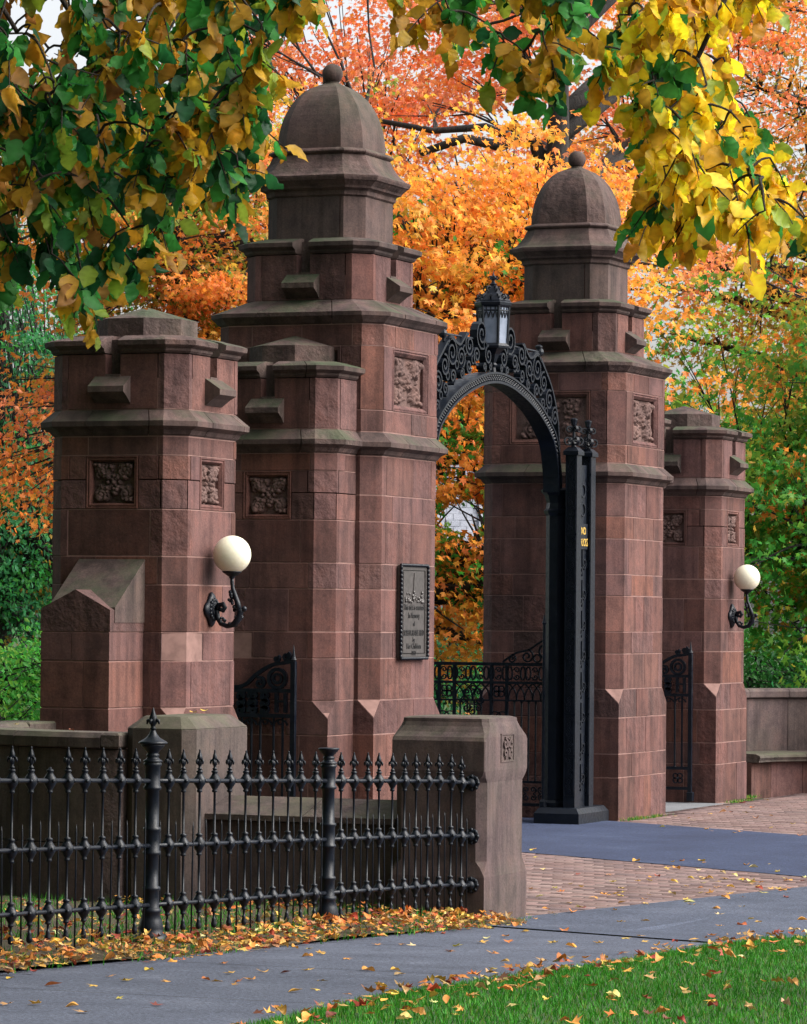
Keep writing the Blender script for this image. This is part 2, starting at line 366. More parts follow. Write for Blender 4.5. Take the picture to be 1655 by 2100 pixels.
pavers('far_brick_paving', far_in, .46, 4.2, 2.0, 13.5, strip('far_brick_bed', lin(.46, 4.18, 14), yf, lambda x: 14, lambda x, y: -.003, 'sand', 'x', 6))

# ------------------------------------------------------------------ masonry
def ring_polar(rg, th):
    """point of a convex ring in direction th"""
    dx, dy = math.cos(th), math.sin(th); n = len(rg)
    for i in range(n):
        x1, y1 = rg[i]; x2, y2 = rg[(i+1) % n]
        den = dx*(y2-y1)-dy*(x2-x1)
        if abs(den) < 1e-9: continue
        t = (x1*(y2-y1)-y1*(x2-x1))/den; u = (x1*dy-y1*dx)/den
        if t > 0 and -1e-6 <= u <= 1+1e-6: return (dx*t, dy*t)
    return rg[0]
GAP = .0055
def block(levels, t0, t1, depth=.07, bev=.003, gaps=(1, 1, 1, 1), proud=None):
    """one ashlar between two angles; levels = [(z, R, k)] from bottom to top"""
    b = bev; lv = list(levels); p = rnd.uniform(-.0005, .003) if proud is None else proud; gt_ = GAP/2 if gaps[1] else 0; gb_ = GAP/2 if gaps[0] else 0
    z0, R0, k0 = lv[0]; z1, R1, k1 = lv[-1]
    seq = [(z0+gb_, R0-b*gaps[0]+p, k0, b)]
    seq.append((z0+gb_+b*gaps[0]+1e-5, R0+p, k0, 0))
    seq += [(z, r+p, k, 0) for z, r, k in lv[1:-1]]
    seq.append((z1-gt_-b*gaps[1]-1e-5, R1+p, k1, 0)); seq.append((z1-gt_, R1-b*gaps[1]+p, k1, b))
    m = MB(); loops = []
    for z, r, k, bb in seq:
        rg = ring(r, k); a = GAP/2+bb
        d0 = a*gaps[2]/math.hypot(*ring_polar(rg, t0)); d1 = a*gaps[3]/math.hypot(*ring_polar(rg, t1))
        pts = [ring_polar(rg, t0+d0)]
        angs = sorted((math.atan2(y, x)-t0) % (2*math.pi) for x, y in rg)
        span = t1-t0
        for an in angs:
            if d0*1.2 < an < span-d1*1.2: pts.append(ring_polar(rg, t0+an))
        pts.append(ring_polar(rg, t1-d1))
        loops.append((z, pts, r))
    n = min(len(l[1]) for l in loops)
    if any(len(l[1]) != n for l in loops):
        loops = [(z, [l[0]]+l[1:-1][:n-2]+[l[-1]], r) for z, l, r in loops]
    full = []
    for z, pts, r in loops:
        inn = [(x*(1-depth/r), y*(1-depth/r)) for x, y in reversed(pts)]
        full.append([(x, y, z) for x, y in pts]+[(x, y, z) for x, y in inn])
    m.loft(full, cap=False)
    b0 = len(m.v); nn = len(full[0]); h = nn//2
    for base, flip in ((0, True), (b0-nn, False)):
        for i in range(h-1):
            q = [base+i, base+i+1, base+nn-2-i, base+nn-1-i]
            m.f.append(q[::-1] if flip else q)
    return m
def face_joints(Rr, offs, faces='SENW'):
    """angles of joints at offsets from the middle of each face"""
    out = []
    for fc in faces:
        a = {'S': -math.pi/2, 'E': 0, 'N': math.pi/2, 'W': math.pi}[fc]
        for o in offs: out.append(a+math.atan2(o, Rr))
    return sorted(x % (2*math.pi) for x in out)
def course(parent, levels, offs, name='ashlar_block', mat='stone', holes=(), depth=.07, jit=.02, only=None):
    Rr = max(l[1] for l in levels); js = []
    for fc in 'SENW':
        js += face_joints(Rr, [o+rnd.uniform(-jit, jit) for o in offs], fc)
    for fc, hw in holes: js += face_joints(Rr, [-hw, hw], fc)
    js = sorted(js); js2 = []
    for j in js:
        if not js2 or j-js2[-1] > .05: js2.append(j)
    js = js2
    for i in range(len(js)):
        t0 = js[i]; t1 = js[(i+1) % len(js)]
        if t1 <= t0: t1 += 2*math.pi
        mid = (t0+t1)/2; skip = False
        for fc, hw in holes:
            c = {'S': -math.pi/2, 'E': 0, 'N': math.pi/2, 'W': math.pi}[fc]
            d = (mid-c+math.pi) % (2*math.pi)-math.pi
            if abs(d) < math.atan2(hw, Rr)*.98: skip = True
        if only and not only(mid): skip = True
        if skip: continue
        block(levels, t0, t1, depth).build(name, M[mat], parent)
def core(parent, levels, name='mortar_core', mat='mortar'):
    m = MB(); m.loft([ring(r, k, z) for z, r, k in levels]); return m.build(name, M[mat], parent)

# carved relief: scrolling acanthus and a rosette worked up as real relief
def relief_mesh(w, h, seed, n=84, depth=.042):
    rr = random.Random(seed); S = []
    def stroke(pts, r0, r1):
        m = len(pts)
        for i in range(m-1):
            for q in (0, .5):
                x = pts[i][0]*(1-q)+pts[i+1][0]*q; y = pts[i][1]*(1-q)+pts[i+1][1]*q
                S.append((x, y, r0+(r1-r0)*(i+q)/m))
    for sx in (-1, 1):
        for sy in (-1, 1):
            cx, cy = sx*w*.28, sy*h*.28; r = min(w, h)*.155
            stroke([(cx+(a-cx)*1, cy+(b-cy)*1) for a, b in spiral(cx, cy, r, 1.5, rr.uniform(0, 6), sx*sy, 26, .12)], .011, .019)
            stroke([(0, 0), (sx*w*.10, sy*h*.16), (sx*w*.28, sy*h*.13)], .012, .016)
            for q in range(11):
                a = rr.uniform(0, 6.28); l = min(w, h)*rr.uniform(.09, .15)
                x0, y0 = cx+math.cos(a)*r*.9, cy+math.sin(a)*r*.9
                x0 = max(-w*.40, min(w*.40, x0)); y0 = max(-h*.40, min(h*.40, y0))
                bx, by = x0+math.cos(a+.7)*l*.5, y0+math.sin(a+.7)*l*.5
                stroke([(x0, y0), (bx, by), (max(-w*.44, min(w*.44, x0+math.cos(a+1.3)*l)), max(-h*.44, min(h*.44, y0+math.sin(a+1.3)*l)))], .015, .006)
            for q in range(3): S.append((sx*w*.40+rr.uniform(-.02, .02), sy*h*.40+rr.uniform(-.02, .02), rr.uniform(.014, .024)))
    for q in range(8):
        a = q*math.pi/4; S.append((math.cos(a)*.04, math.sin(a)*.04, .015))
    S.append((0, 0, .018))
    for q in range(26):
        S.append((rr.uniform(-.42, .42)*w, rr.uniform(-.42, .42)*h, rr.uniform(.010, .02)))
    S = np.array(S); nx = n; ny = max(8, int(n*h/w))
    gx, gy = np.meshgrid(np.linspace(-w/2, w/2, nx), np.linspace(-h/2, h/2, ny))
    H = np.zeros_like(gx)
    for x, y, r in S:
        d2 = (gx-x)**2+(gy-y)**2
        H = np.maximum(H, np.sqrt(np.maximum(0, r*r-d2))*1.9+np.where(d2 < r*r, .003, 0))
    e = np.minimum(np.minimum(gx+w/2, w/2-gx), np.minimum(gy+h/2, h/2-gy))
    H = np.minimum(H, depth)*np.clip(e/.012, 0, 1)
    v = np.stack([gx.ravel(), -H.ravel(), gy.ravel()], 1)
    i = np.arange(nx*ny).reshape(ny, nx)
    f = np.stack([i[:-1, :-1].ravel(), i[:-1, 1:].ravel(), i[1:, 1:].ravel(), i[1:, :-1].ravel()], 1)
    return mesh_from('relief', v, f, M['carve'], True)
_rel = {}
def panel(parent, Rr, fc, hw, z0, z1, seed, fr=.035):
    """moulded frame with the carving sunk inside it; local -Y faces out"""
    rz = {'S': 0, 'E': math.pi/2, 'N': math.pi, 'W': -math.pi/2}[fc]
    H = (z1-z0)/2-GAP/2; w = hw-GAP/2
    m = MB()
    prof = [(0, .0), (0, .002), (.008, .004), (.012, -.004), (.018, .0), (.024, .0), (fr, -.022), (fr, -.05)]   # inward offset, outward proud
    loops = [[(-w, .05, -H), (w, .05, -H), (w, .05, H), (-w, .05, H)]]
    loops += [[(-w+i, -p, -H+i), (w-i, -p, -H+i), (w-i, -p, H-i), (-w+i, -p, H-i)] for i, p in prof]
    m.loft(loops, cap=False)
    o = obj('relief_panel', m.mesh('relief_panel', M['stone']), parent, (0, 0, 0), (0, 0, rz))
    cx, cy = {'S': (0, -Rr), 'E': (Rr, 0), 'N': (0, Rr), 'W': (-Rr, 0)}[fc]
    o.location = (cx, cy, (z0+z1)/2)
    iw, ih = 2*(w-fr), 2*(H-fr); key = (round(iw, 3), round(ih, 3), seed)
    if key not in _rel: _rel[key] = relief_mesh(iw, ih, seed)
    obj('carving', _rel[key], o, (0, .043, 0))
    return o
def ledge(parent, Rr, fc, zt, w=.24, pr=.10, drop=.065):
    rz = {'S': 0, 'E': math.pi/2, 'N': math.pi, 'W': -math.pi/2}[fc]
    m = MB(); prof = [(.05, 0), (-.0, .0), (-pr, -drop), (-pr, -drop-.035), (-pr*.55, -drop-.06), (-.005, -drop-.10), (.05, -drop-.10)]
    m.loft([[(sx*w/2, y, z) for y, z in prof] for sx in (1, -1)])
    # slot floor running back between the merlons
    m.box(-.052, .052, -.004, .10, -.05, .012)
    o = m.build('weathering_ledge', M['coping'], parent, rot=(0, 0, rz))
    cx, cy = {'S': (0, -Rr), 'E': (Rr, 0), 'N': (0, Rr), 'W': (-Rr, 0)}[fc]; o.location = (cx, cy, zt)
    return o
ZC = [0, .339, .526, .813, 1.041, 1.32, 1.494, 1.78, 1.951, 2.235]
def shaft(t, Rs, Rb, k, wide, only=None, pf='SE'):
    """plinth, chamfered shaft and string course shared by every pier"""
    core(t, [(-.05, Rb-.0012, 0), (.93, Rb-.0012, 0), (1.041, Rs-.0012, k)]+([(2.70, Rs-.0012, k)] if wide else [(2.236, Rs-.0012, k), (2.2365, Rs-.062, k), (2.5585, Rs-.062, k), (2.559, Rs-.0012, k)])+[(2.84, Rs-.0012, k)])
    tall = [-.62*Rs, .58*Rs] if not wide else [-.66*Rs, .05, .66*Rs]
    short = [-.22*Rs, .70*Rs] if not wide else [-.48*Rs, .38*Rs]
    for i in range(len(ZC)-1):
        z0, z1 = ZC[i], ZC[i+1]; offs = tall if (z1-z0) > .24 else short
        if z1 <= .82: lv = [(z0, Rb, 0), (z1, Rb, 0)]
        elif z1 < 1.1: lv = [(z0, Rb, 0), (.92, Rb, 0), (z1, Rs, k)]
        else: lv = [(z0, Rs, k), (z1, Rs, k)]
        course(t, lv, offs if i % 3 else [o*.55 for o in offs], only=only)
    cor = [(2.675, Rs+.002, k), (2.688, Rs+.012, k+.004), (2.712, Rs+.028, k+.012), (2.734, Rs+.074, k+.04), (2.765, Rs+.077, k+.042), (2.837, Rs+.004, k)]
    if not wide:
        course(t, [(2.235, Rs, k), (2.412, Rs, k)], [-.73*Rs, .73*Rs], holes=[(f, .177) for f in pf], only=only)
        course(t, [(2.412, Rs, k), (2.56, Rs, k)], [-.66*Rs, .66*Rs], holes=[(f, .177) for f in pf], only=only)
        course(t, [(2.56, Rs, k), (2.675, Rs, k)], [-.40*Rs, .66*Rs], only=only)
        for f in pf: panel(t, Rs, f, .177, 2.235, 2.56, 4 if f == 'E' else 3)
    else:
        course(t, [(2.235, Rs, k), (2.412, Rs, k)], short, only=only)
        course(t, [(2.412, Rs, k), (2.675, Rs, k)], tall, only=only)
    course(t, cor, [-.3*Rs, .62*Rs], 'string_course_stone', 'coping', depth=.12, only=only)
def battlement(t, R0, k, z0, zs, z1, Rcap, only=None, kcap=None, slots='SENW'):
    """crenellated stage: wall, slots with weathering ledges, moulded merlon copings"""
    kc = k+.03 if kcap is None else kcap
    core(t, [(z0-.03, R0-.07, k), (z1+.09, R0-.07, k)], 'backing', 'coping')
    hw = .66*R0
    for q, f in enumerate('SENW'):
        c = -math.pi/2+q*math.pi/2; a, s_ = math.atan2(hw, R0), math.atan2(.05, R0)
        if only is None or only(c):
            p = rnd.uniform(0, .003); mm = MB()
            if f not in slots: block([(z0, R0, k), (z1, R0, k)], c-a, c+a, .07).build('ashlar_block', M['stone'], t)
            for lv, u0, u1, gp_ in (([(z0, R0, k), (zs, R0, k)], -a, a, (1, 0, 1, 1)), ([(zs, R0, k), (z1, R0, k)], -a, -s_, (0, 1, 1, 0)), ([(zs, R0, k), (z1, R0, k)], s_, a, (0, 1, 0, 1))):
                bb_ = block(lv, c+u0, c+u1, .07, .003, gp_, p); mm.add(bb_.v, bb_.f)
            if f in slots: mm.build('merlon_stone', M['stone'], t)
        if only is None or only(c+math.pi/4):
            block([(z0, R0, k), (z1, R0, k)], c+a, c+math.pi/2-a, .07).build('ashlar_block', M['stone'], t)
    core(t, [(z0, R0-.0012, k), (zs-.005, R0-.0012, k)])
    cop = [(z1, R0+.004, k), (z1+.016, R0+.014, k), (z1+.03, R0+.016, k), (z1+.044, R0+.044, k+.02), (z1+.05, R0+.052, k+.025), (z1+.078, R0+.055, k+.025), (z1+.092, R0+.02, k+.01), (z1+.118, R0-.06, k)]
    course(t, cop, [] if len(slots) > 1 else [.3], 'merlon_coping', 'coping', holes=[(f, .055) for f in slots], depth=.20, only=only)
    for f in slots:
        if only is None or only({'S': -math.pi/2, 'E': 0, 'N': math.pi/2, 'W': math.pi}[f]): ledge(t, R0, f, zs+.01)
def pyramid_cap(t, Rr, z0, z1, zp):
    m = MB(); k = .586*Rr
    m.loft([ring(Rr, k, z0), ring(Rr, k, z1), [(x*.02, y*.02, zp) for x, y in ring(Rr, k)]]); return m.build('cap_stone', M['coping'], t)
def small_pier(name, label, loc, group):
    t = thing(name, label, 'pier', loc, 0, group)
    shaft(t, .455, .452, .115, False)
    battlement(t, .457, .1135, 2.837, 3.03, 3.175, .29)
    pyramid_cap(t, .29, 3.10, 3.405, 3.49)
    return t
def main_pier(name, label, loc, group, flank):
    t = thing(name, label, 'pier', loc, 0, group)
    shaft(t, .598, .60, .1135, True)
    Rs, k = .603, .113
    core(t, [(2.80, Rs-.0012, k), (2.985, Rs-.0012, k), (2.9855, Rs-.062, k), (3.4125, Rs-.062, k), (3.413, Rs-.0012, k), (3.60, Rs-.0012, k)])
    course(t, [(2.837, Rs, k), (2.984, Rs, k)], [-.72*Rs, 0, .5*Rs])
    hol = [('S', .345), ('E', .325)]
    course(t, [(2.984, Rs, k), (3.414, Rs, k)], [-.8*Rs, .8*Rs], holes=hol, jit=.0)
    course(t, [(3.414, Rs, k), (3.56, Rs, k)], [-.5*Rs, .1*Rs, .72*Rs])
    panel(t, Rs, 'S', .345, 2.984, 3.414, 8, .045); panel(t, Rs, 'E', .325, 2.984, 3.414, 9, .045)
    cor = [(3.56, Rs+.002, k), (3.572, Rs+.012, k), (3.592, Rs+.03, k+.012), (3.615, Rs+.058, k+.036), (3.6415, Rs+.061, k+.037), (3.74, .472, .112)]
    course(t, cor, [-.4*Rs, .5*Rs], 'string_course_stone', 'coping', depth=.12)
    battlement(t, .467, .111, 3.735, 3.905, 4.05, .36)
    # upper stage
    core(t, [(4.02, .352, .115), (4.46, .352, .115)], 'backing', 'stone')
    course(t, [(4.10, .36, .115), (4.455, .36, .115)], [.22], 'ashlar_block', 'dome')
    m = MB(); prof = [(4.452, .362, .115), (4.462, .375, .118), (4.492, .378, .118), (4.50, .392, .125), (4.506, .408, .13), (4.52, .415, .135), (4.55, .45, .16), (4.556, .462, .17), (4.574, .470, .175), (4.587, .472, .176),
                      (4.605, .44, .165), (4.64, .402, .148), (4.69, .368, .132), (4.742, .345, .118)]
    m.loft([ring(r, kk, z) for z, r, kk in prof]); m.build('flared_eaves', M['dome'], t)
    m = MB(); m.loft([ring(.338+.024*math.sin(math.pi*i/6), .115, 4.742+.046*i/6) for i in range(7)]); m.build('torus_moulding', M['dome'], t)
    m = MB(); lo = []
    for i in range(15):
        u = i/14; z = 4.782+.485*u; r = .318*math.sqrt(max(0, 1-(u*.985)**2.15)); lo.append(ring(max(r, .05), max(r, .05)*.36, z))
    m.loft(lo); d = m.build('dome', M['dome'], t)
    m = MB(); m.lathe([(.058, 5.20), (.052, 5.262), (.045, 5.285)], 14); m.sphere((0, 0, 5.338), .0727, 20, 14); m.build('ball_finial', M['dome'], d, True)
    # lower flanking pier bonded to one side
    fl = obj('flanking_pier', None, t, (0, flank, 0))
    s = -1 if flank < 0 else 1
    only = (lambda a: math.sin(a)*s > -.55)
    shaft(fl, .455, .452, .115, False, only, 'S' if s < 0 else 'N')
    battlement(fl, .457, .1135, 2.837, 3.03, 3.175, .29, only, None, 'S' if s < 0 else 'N')
    pyramid_cap(fl, .29, 3.10, 3.405, 3.49)
    for c in list(fl.children):      # parts of the pier itself, one level down
        c.parent = t; c.location.y += flank
    bpy.data.objects.remove(fl)
    return t
pierA = small_pier('side_pier', 'lower brownstone side pier nearest the viewer, buttressed, at the left', (.049, -2.974, 0), 'lower battlemented side piers')
pierB = main_pier('main_pier', 'tall domed brownstone gate pier bearing the bronze plaque, nearer of the two', (0, 0, 0), 'tall domed gate piers', -.578)
pierC = main_pier('main_pier', 'tall domed brownstone gate pier beyond the iron arch, farther of the two', (-.052, 5.186, 0), 'tall domed gate piers', .578)
pierD = small_pier('side_pier', 'lower brownstone side pier farthest right with a curved seat wall', (-.088, 8.182, 0), 'lower battlemented side piers')
def buttress(t, s):
    """gabled stub from which the curved wall springs; s = -1 towards the viewer, +1 away"""
    x0, x1 = -.235, .225; yb = s*.44; yq = s*.915
    def bl(xa, xb, ya, yb_, z0, z1, nm='buttress_block'):
        y0, y1 = sorted((ya, yb_))
        MB().box(xa+.003, xb-.003, y0+.003, y1-.003, z0+.003, z1-.003, .004).build(nm, M['stone'], t)
    MB().box(x0+.008, x1-.008, min(yb, yq)+.008, max(yb, yq)-.008, -.05, 1.5).build('buttress_core', M['mortar'], t)
    for i, (z0, z1) in enumerate(((0, .339), (.339, .526), (.526, .813), (.813, 1.041), (1.041, 1.32), (1.32, 1.494))):
        c = x0+(x1-x0)*(.5, .3, .55, .33, .62, .45)[i]
        bl(x0, c, yb, yq, z0, z1); bl(c, x1, yb, yq, z0, z1)
    # gable stone and weathering slope
    m = MB(); xm = (x0+x1)/2
    m.loft([[(x0, y, 1.497), (x1, y, 1.497), (x1, y, 1.625), (xm, y, 1.745), (x0, y, 1.63)][::s] for y in (yq+.003*s*-1, yb+(.10 if s < 0 else -.10)*-1*-1)])
    m.build('gable_stone', M['stone'], t)
    m = MB(); a, b_ = yq-s*.06, yb-s*.0
    m.loft([[(x0+.02, a, 1.55), (x0+.02, b_, 1.55), (x0+.02, b_, 1.945), (x0+.02, a, 1.64)][::s], [(x1+.004, a, 1.55), (x1+.004, b_, 1.55), (x1+.004, b_, 1.945), (x1+.004, a, 1.64)][::s]])
    m.build('weathering_slope', M['coping'], t)
buttress(pierA, -1); buttress(pierD, 1)

# ------------------------------------------------------------------ low wing walls
def arc_wall(name, label, cx, cy, sgn, seat):
    """quarter-round forecourt wall with coping, built of curved stones; sgn = +1 sweeps towards -Y"""
    t = thing(name, label, 'wall', (cx, cy, 0), 0, 'curved forecourt walls')
    def seg(a0, a1, r0, r1, z0, z1, nm, mat, n=6, prof=None):
        m = MB(); lo = []
        for i in range(n+1):
            a = a0+(a1-a0)*i/n
            p = prof or [(r0, z0), (r1, z0), (r1, z1), (r0, z1)]
            lo.append([(-r*math.cos(a), -sgn*r*math.sin(a), z) for r, z in p])
        if sgn < 0: lo = lo[::-1]
        m.loft(lo); m.build(nm, M[mat], t)
    ext = R(0); A0, A1 = ext, R(90); n = 4
    for i in range(n):
        a0 = A0+(A1-A0)*i/n+.002; a1 = A0+(A1-A0)*(i+1)/n-.002
        seg(a0, a1, 1.25, 1.50, -.05, .36, 'wall_stone', 'grey')
        seg(a0, a1, 1.26, 1.49, .366, .872, 'wall_stone', 'grey')
        seg(a0, a1, 0, 0, 0, 0, 'coping_stone', 'grey', 6, [(1.23, .878), (1.52, .878), (1.525, .885), (1.525, .935), (1.50, .962), (1.25, .962), (1.225, .935), (1.225, .885)])
        if seat:
            seg(a0, a1, 0, 0, 0, 0, 'seat_slab', 'grey', 6, [(.90, .30), (1.252, .30), (1.252, .385), (.93, .375), (.895, .36), (.885, .34), (.90, .315)])
            seg(a0, a1, .97, 1.252, -.05, .296, 'seat_base', 'stone')
    y0, y1 = sorted((-sgn*1.49, -sgn*1.26)); MB().box(.003, .112, y0, y1, -.05, .872, .004).build('wall_stone', M['grey'], t)
    y0, y1 = sorted((-sgn*1.525, -sgn*1.225)); MB().box(.003, .112, y0, y1, .878, .962, .012).build('coping_stone', M['grey'], t)
    # straight length tying it back to the pier
    y0, y1 = sorted((sgn*.003, sgn*.42))
    MB().box(-1.49, -1.25, y0, y1, -.05, .872, .004).build('wall_stone', M['grey'], t)
    MB().box(-1.525, -1.225, y0, y1, .878, .962, .012).build('coping_stone', M['grey'], t)
    return t
arc_wall('curved_wall', 'dark quarter-round low stone wall behind the iron fence at the left', 1.15, -4.22, 1, False)
arc_wall('curved_wall', 'curved low stone wall with a stone bench beyond the farthest pier', 1.15, 9.40, -1, True)
def pedestal(name, label, x0, x1, y0, y1, grp):
    t = thing(name, label, 'pedestal', ((x0+x1)/2, (y0+y1)/2, 0), 0, grp)
    a, b = (x1-x0)/2, (y1-y0)/2
    def oct_(q, z, k):
        A, B_ = a-q, b-q; k = max(k, .001)
        return [(A-k, -B_, z), (A, -B_+k, z), (A, B_-k, z), (A-k, B_, z), (-A+k, B_, z), (-A, B_-k, z), (-A, -B_+k, z), (-A+k, -B_, z)]
    m = MB(); m.loft([oct_(0, -.1, .06), oct_(0, .985, .06), oct_(.006, .992, .06)], True); m.build('pedestal_body', M['grey'], t)
    m = MB(); m.loft([oct_(.0, .9905, .06), oct_(.075, 1.052, .03), oct_(.09, 1.056, .02)]); m.build('pedestal_cap', M['grey'], t)
    return t
pedestal('pedestal', 'square stone pedestal with sloped top behind the tall finial fence post', 1.262, 1.672, -5.70, -4.93, 'wing wall pedestals')
pedestal('pedestal', 'square stone pedestal with sloped top ending the far curved wall', 1.262, 1.672, 10.11, 10.88, 'wing wall pedestals')
t = thing('low_wall', 'low stone wall with sloped coping running behind the fence between pedestal and end block', 'wall', (2.22, -5.34, 0))
for x0, x1 in ((-.545, .02), (.026, .555)):
    MB().box(x0, x1, -.14, .16, -.1, .50, .004).build('wall_stone', M['grey'], t)
    m = MB(); m.loft([[(x, -.19, .505), (x, .2, .505), (x, .2, .60), (x, .10, .622), (x, -.19, .535)][::-1] for x in (x0, x1)]); m.build('coping_stone', M['grey'], t)
# end block with shouldered head
t = thing('end_block', 'upright brown stone end block with shouldered head and small carved crest by the paving', 'stone block', (3.04, -5.27, 0))
m = MB(); hx, hy = .262, .318
def sh(x, y, z, k=.0005): return [(x-k, -y, z), (x, -y+k, z), (x, y-k, z), (x-k, y, z), (-x+k, y, z), (-x, y-k, z), (-x, -y+k, z), (-x+k, -y, z)]
pr = [(hx, hy, -.1, 0), (hx, hy, .25, 0), (hx-.002, hy-.002, .262, .004), (hx-.006, hy-.008, .30, .022), (hx-.008, hy-.011, .33, .045), (hx-.008, hy-.011, .74, .045), (hx-.004, hy-.006, .765, .02), (hx-.002, hy-.004, .78, .012), (hx, hy, .80, .006), (hx, hy, .955, .006),
      (hx, hy-.012, .975, .012), (hx-.004, hy-.045, 1.0, .02), (hx-.012, hy-.07, 1.03, .03), (hx-.02, hy-.08, 1.052, .03), (hx-.022, hy-.082, 1.070, .03), (hx-.05, hy-.1, 1.078, .03)]
m.loft([sh(x, y, z, max(k, .0005)) for x, y, z, k in pr]); body = m.build('block_body', M['grey'], t)
m = MB(); w, h = .098, .075
m.loft([[(0, -w, -h), (0, w, -h), (0, w, h), (0, -w, h)], [(.008, -w, -h), (.008, w, -h), (.008, w, h), (.008, -w, h)], [(.008, -w+.008, -h+.008), (.008, w-.008, -h+.008), (.008, w-.008, h-.008), (.008, -w+.008, h-.008)], [(-.012, -w+.012, -h+.012), (-.012, w-.012, -h+.012), (-.012, w-.012, h-.012), (-.012, -w+.012, h-.012)]], cap=False)
cr = m.build('crest_frame', M['grey'], t, loc=(hx-.004, .01, .915))
m = MB()
fr = lambda a, b, c: (.004+c, a, b)
for sgn in (-1, 1):
    m.bar(spiral(sgn*.045, .022, .03, 1.2, math.pi/2, sgn), .012, .02, fr); m.bar(spiral(sgn*.042, -.03, .026, 1.2, -math.pi/2, -sgn), .012, .02, fr)
m.bar([(0, -.05), (0, .05)], .016, .022, fr); m.bar(circ(0, .02, .02, 10), .01, .022, fr)
m.build('crest', M['grey'], cr)

# ------------------------------------------------------------------ iron fence along the footway
FX = 3.235; HT, HM, HB = .735, .458, .205
fence = thing('iron_fence', 'black cast iron fence with spear pickets and ball-jointed rails along the sidewalk', 'fence', (FX, -7.49, 0))
def fy(y): return y+7.49
def kn(z): return [(.0056, z-.052), (.0125, z-.048), (.0125, z-.042), (.010, z-.037), (.018, z-.024), (.0255, z-.012), (.028, z), (.0255, z+.012), (.018, z+.022), (.011, z+.034), (.0155, z+.039), (.0148, z+.044), (.0056, z+.049)]
m = MB(); m.lathe([(.004, .085), (.011, .09), (.013, .105), (.008, .12), (.010, .126), (.0056, .13)]+kn(HB)+kn(HM)+kn(HT)+[(.0056, .784), (.0056, .79)], 8)
for z in (HB, HM, HT):      # raised bosses on the ball joints
    for a in range(4): m.sphere((.026*math.cos(a*math.pi/2+.78), .026*math.sin(a*math.pi/2+.78), z), .0085, 6, 4)
ME_PICK = m.mesh('picket', M['iron'], True)
m = MB(); m.lathe([(.0056, 0.7820), (.0115, 0.7864), (.0115, 0.7901), (.006, 0.7938), (.0075, 0.8027), (.012, 0.8101), (.0125, 0.8190), (.009, 0.8279)], 8)
m.lathe([(.0085, 0.8249), (.0135, 0.8308), (.0115, 0.8427), (.007, 0.8560), (.0036, 0.8664), (.0052, 0.8693), (.001, 0.8738)], 4, rot=.78)
for a in range(4):
    q = a*math.pi/2; c, s = math.cos(q), math.sin(q)
    m.tube([(c*.008, s*.008, 0.8294), (c*.0165, s*.0165, 0.8249), (c*.0195, s*.0195, 0.8160), (c*.018, s*.018, 0.8072)], [.0045, .006, .0045, .0015], 5)
ME_SPEAR = m.mesh('spear_head', M['iron'], True)
m = MB(); m.lathe([(.0042, -.02), (.0042, .53), (.0032, .545), (.0008, .565)], 6); ME_DOG = m.mesh('short_picket', M['iron'], True)
m = MB(); m.lathe([(.075, -.06), (.075, .045), (.066, .058), (.05, .066), (.055, .085), (.046, .12), (.038, .15), (.043, .155), (.043, .168), (.0295, .176)], 8, rot=.39)
prof = [(.0295, .17)]
for z in (HB, HM, HT): prof += [(.0295, z-.062), (.039, z-.056), (.039, z-.046), (.033, z-.04), (.033, z+.04), (.039, z+.046), (.039, z+.056), (.0295, z+.062)]
m.lathe(prof+[(.042, .797), (.041, .802), (.030, .808), (.024, .816), (.028, .822), (.028, .827), (.022, .832), (.027, .838), (.045, .858), (.050, .864), (.052, .869), (.045, .872)], 12)
ME_POST = m.mesh('post', M['iron'], True)
m = MB(); m.lathe([(.05, 0.8700), (.062, 0.8733), (.064, 0.8786), (.056, 0.8845), (.03, 0.8997), (.018, 0.9142), (.012, 0.9274), (.009, 0.9340)], 12)
m.lathe([(.010, 0.9340), (.016, 0.9380), (.009, 0.9446), (.012, 0.9538), (.020, 0.9670), (.017, 0.9868), (.009, 1.0066), (.004, 1.0231), (.001, 1.0297)], 8)
for a in range(4):
    q = a*math.pi/2; c, s = math.cos(q), math.sin(q); m.tube([(c*.012, s*.012, 0.9769), (c*.026, s*.026, 0.9723), (c*.029, s*.029, 0.9571)], [.007, .008, .003], 5)
ME_FIN = m.mesh('post_finial', M['iron'], True)
posts = [-7.49, -9.40, -11.31]
bases = [-5.585]+posts
for i, y in enumerate(posts):
    p = obj('post', ME_POST, fence, (0, fy(y), gz(y)+.02))
    if i != 0: obj('finial', ME_FIN, p)
for i in range(3):
    ya, yb = bases[i], bases[i+1]; n = 12; st = (yb-ya)/n
    for h in (HT, HM, HB):
        pts = [(0, fy(ya+(yb-ya)*q/4), gz(ya+(yb-ya)*q/4)+h+.0) for q in range(5)]
        MB().tube(pts, .0098, 8).build('rail', M['iron'], fence, True)
    for j in range(1, n):
        y = ya+st*j
        p = obj('picket', ME_PICK, fence, (0, fy(y), gz(y)), (0, rnd.uniform(-.006, .006), rnd.uniform(-.3, .3)))
        if not (i == 2 and j == 6): obj('spear_head', ME_SPEAR, p)
    for j in range(n):
        y = ya+st*(j+.5)
        obj('short_picket', ME_DOG, fence, (rnd.uniform(-.003, .003), fy(y), gz(y)+rnd.uniform(-.01, .012)), (0, rnd.uniform(-.012, .012), 0))
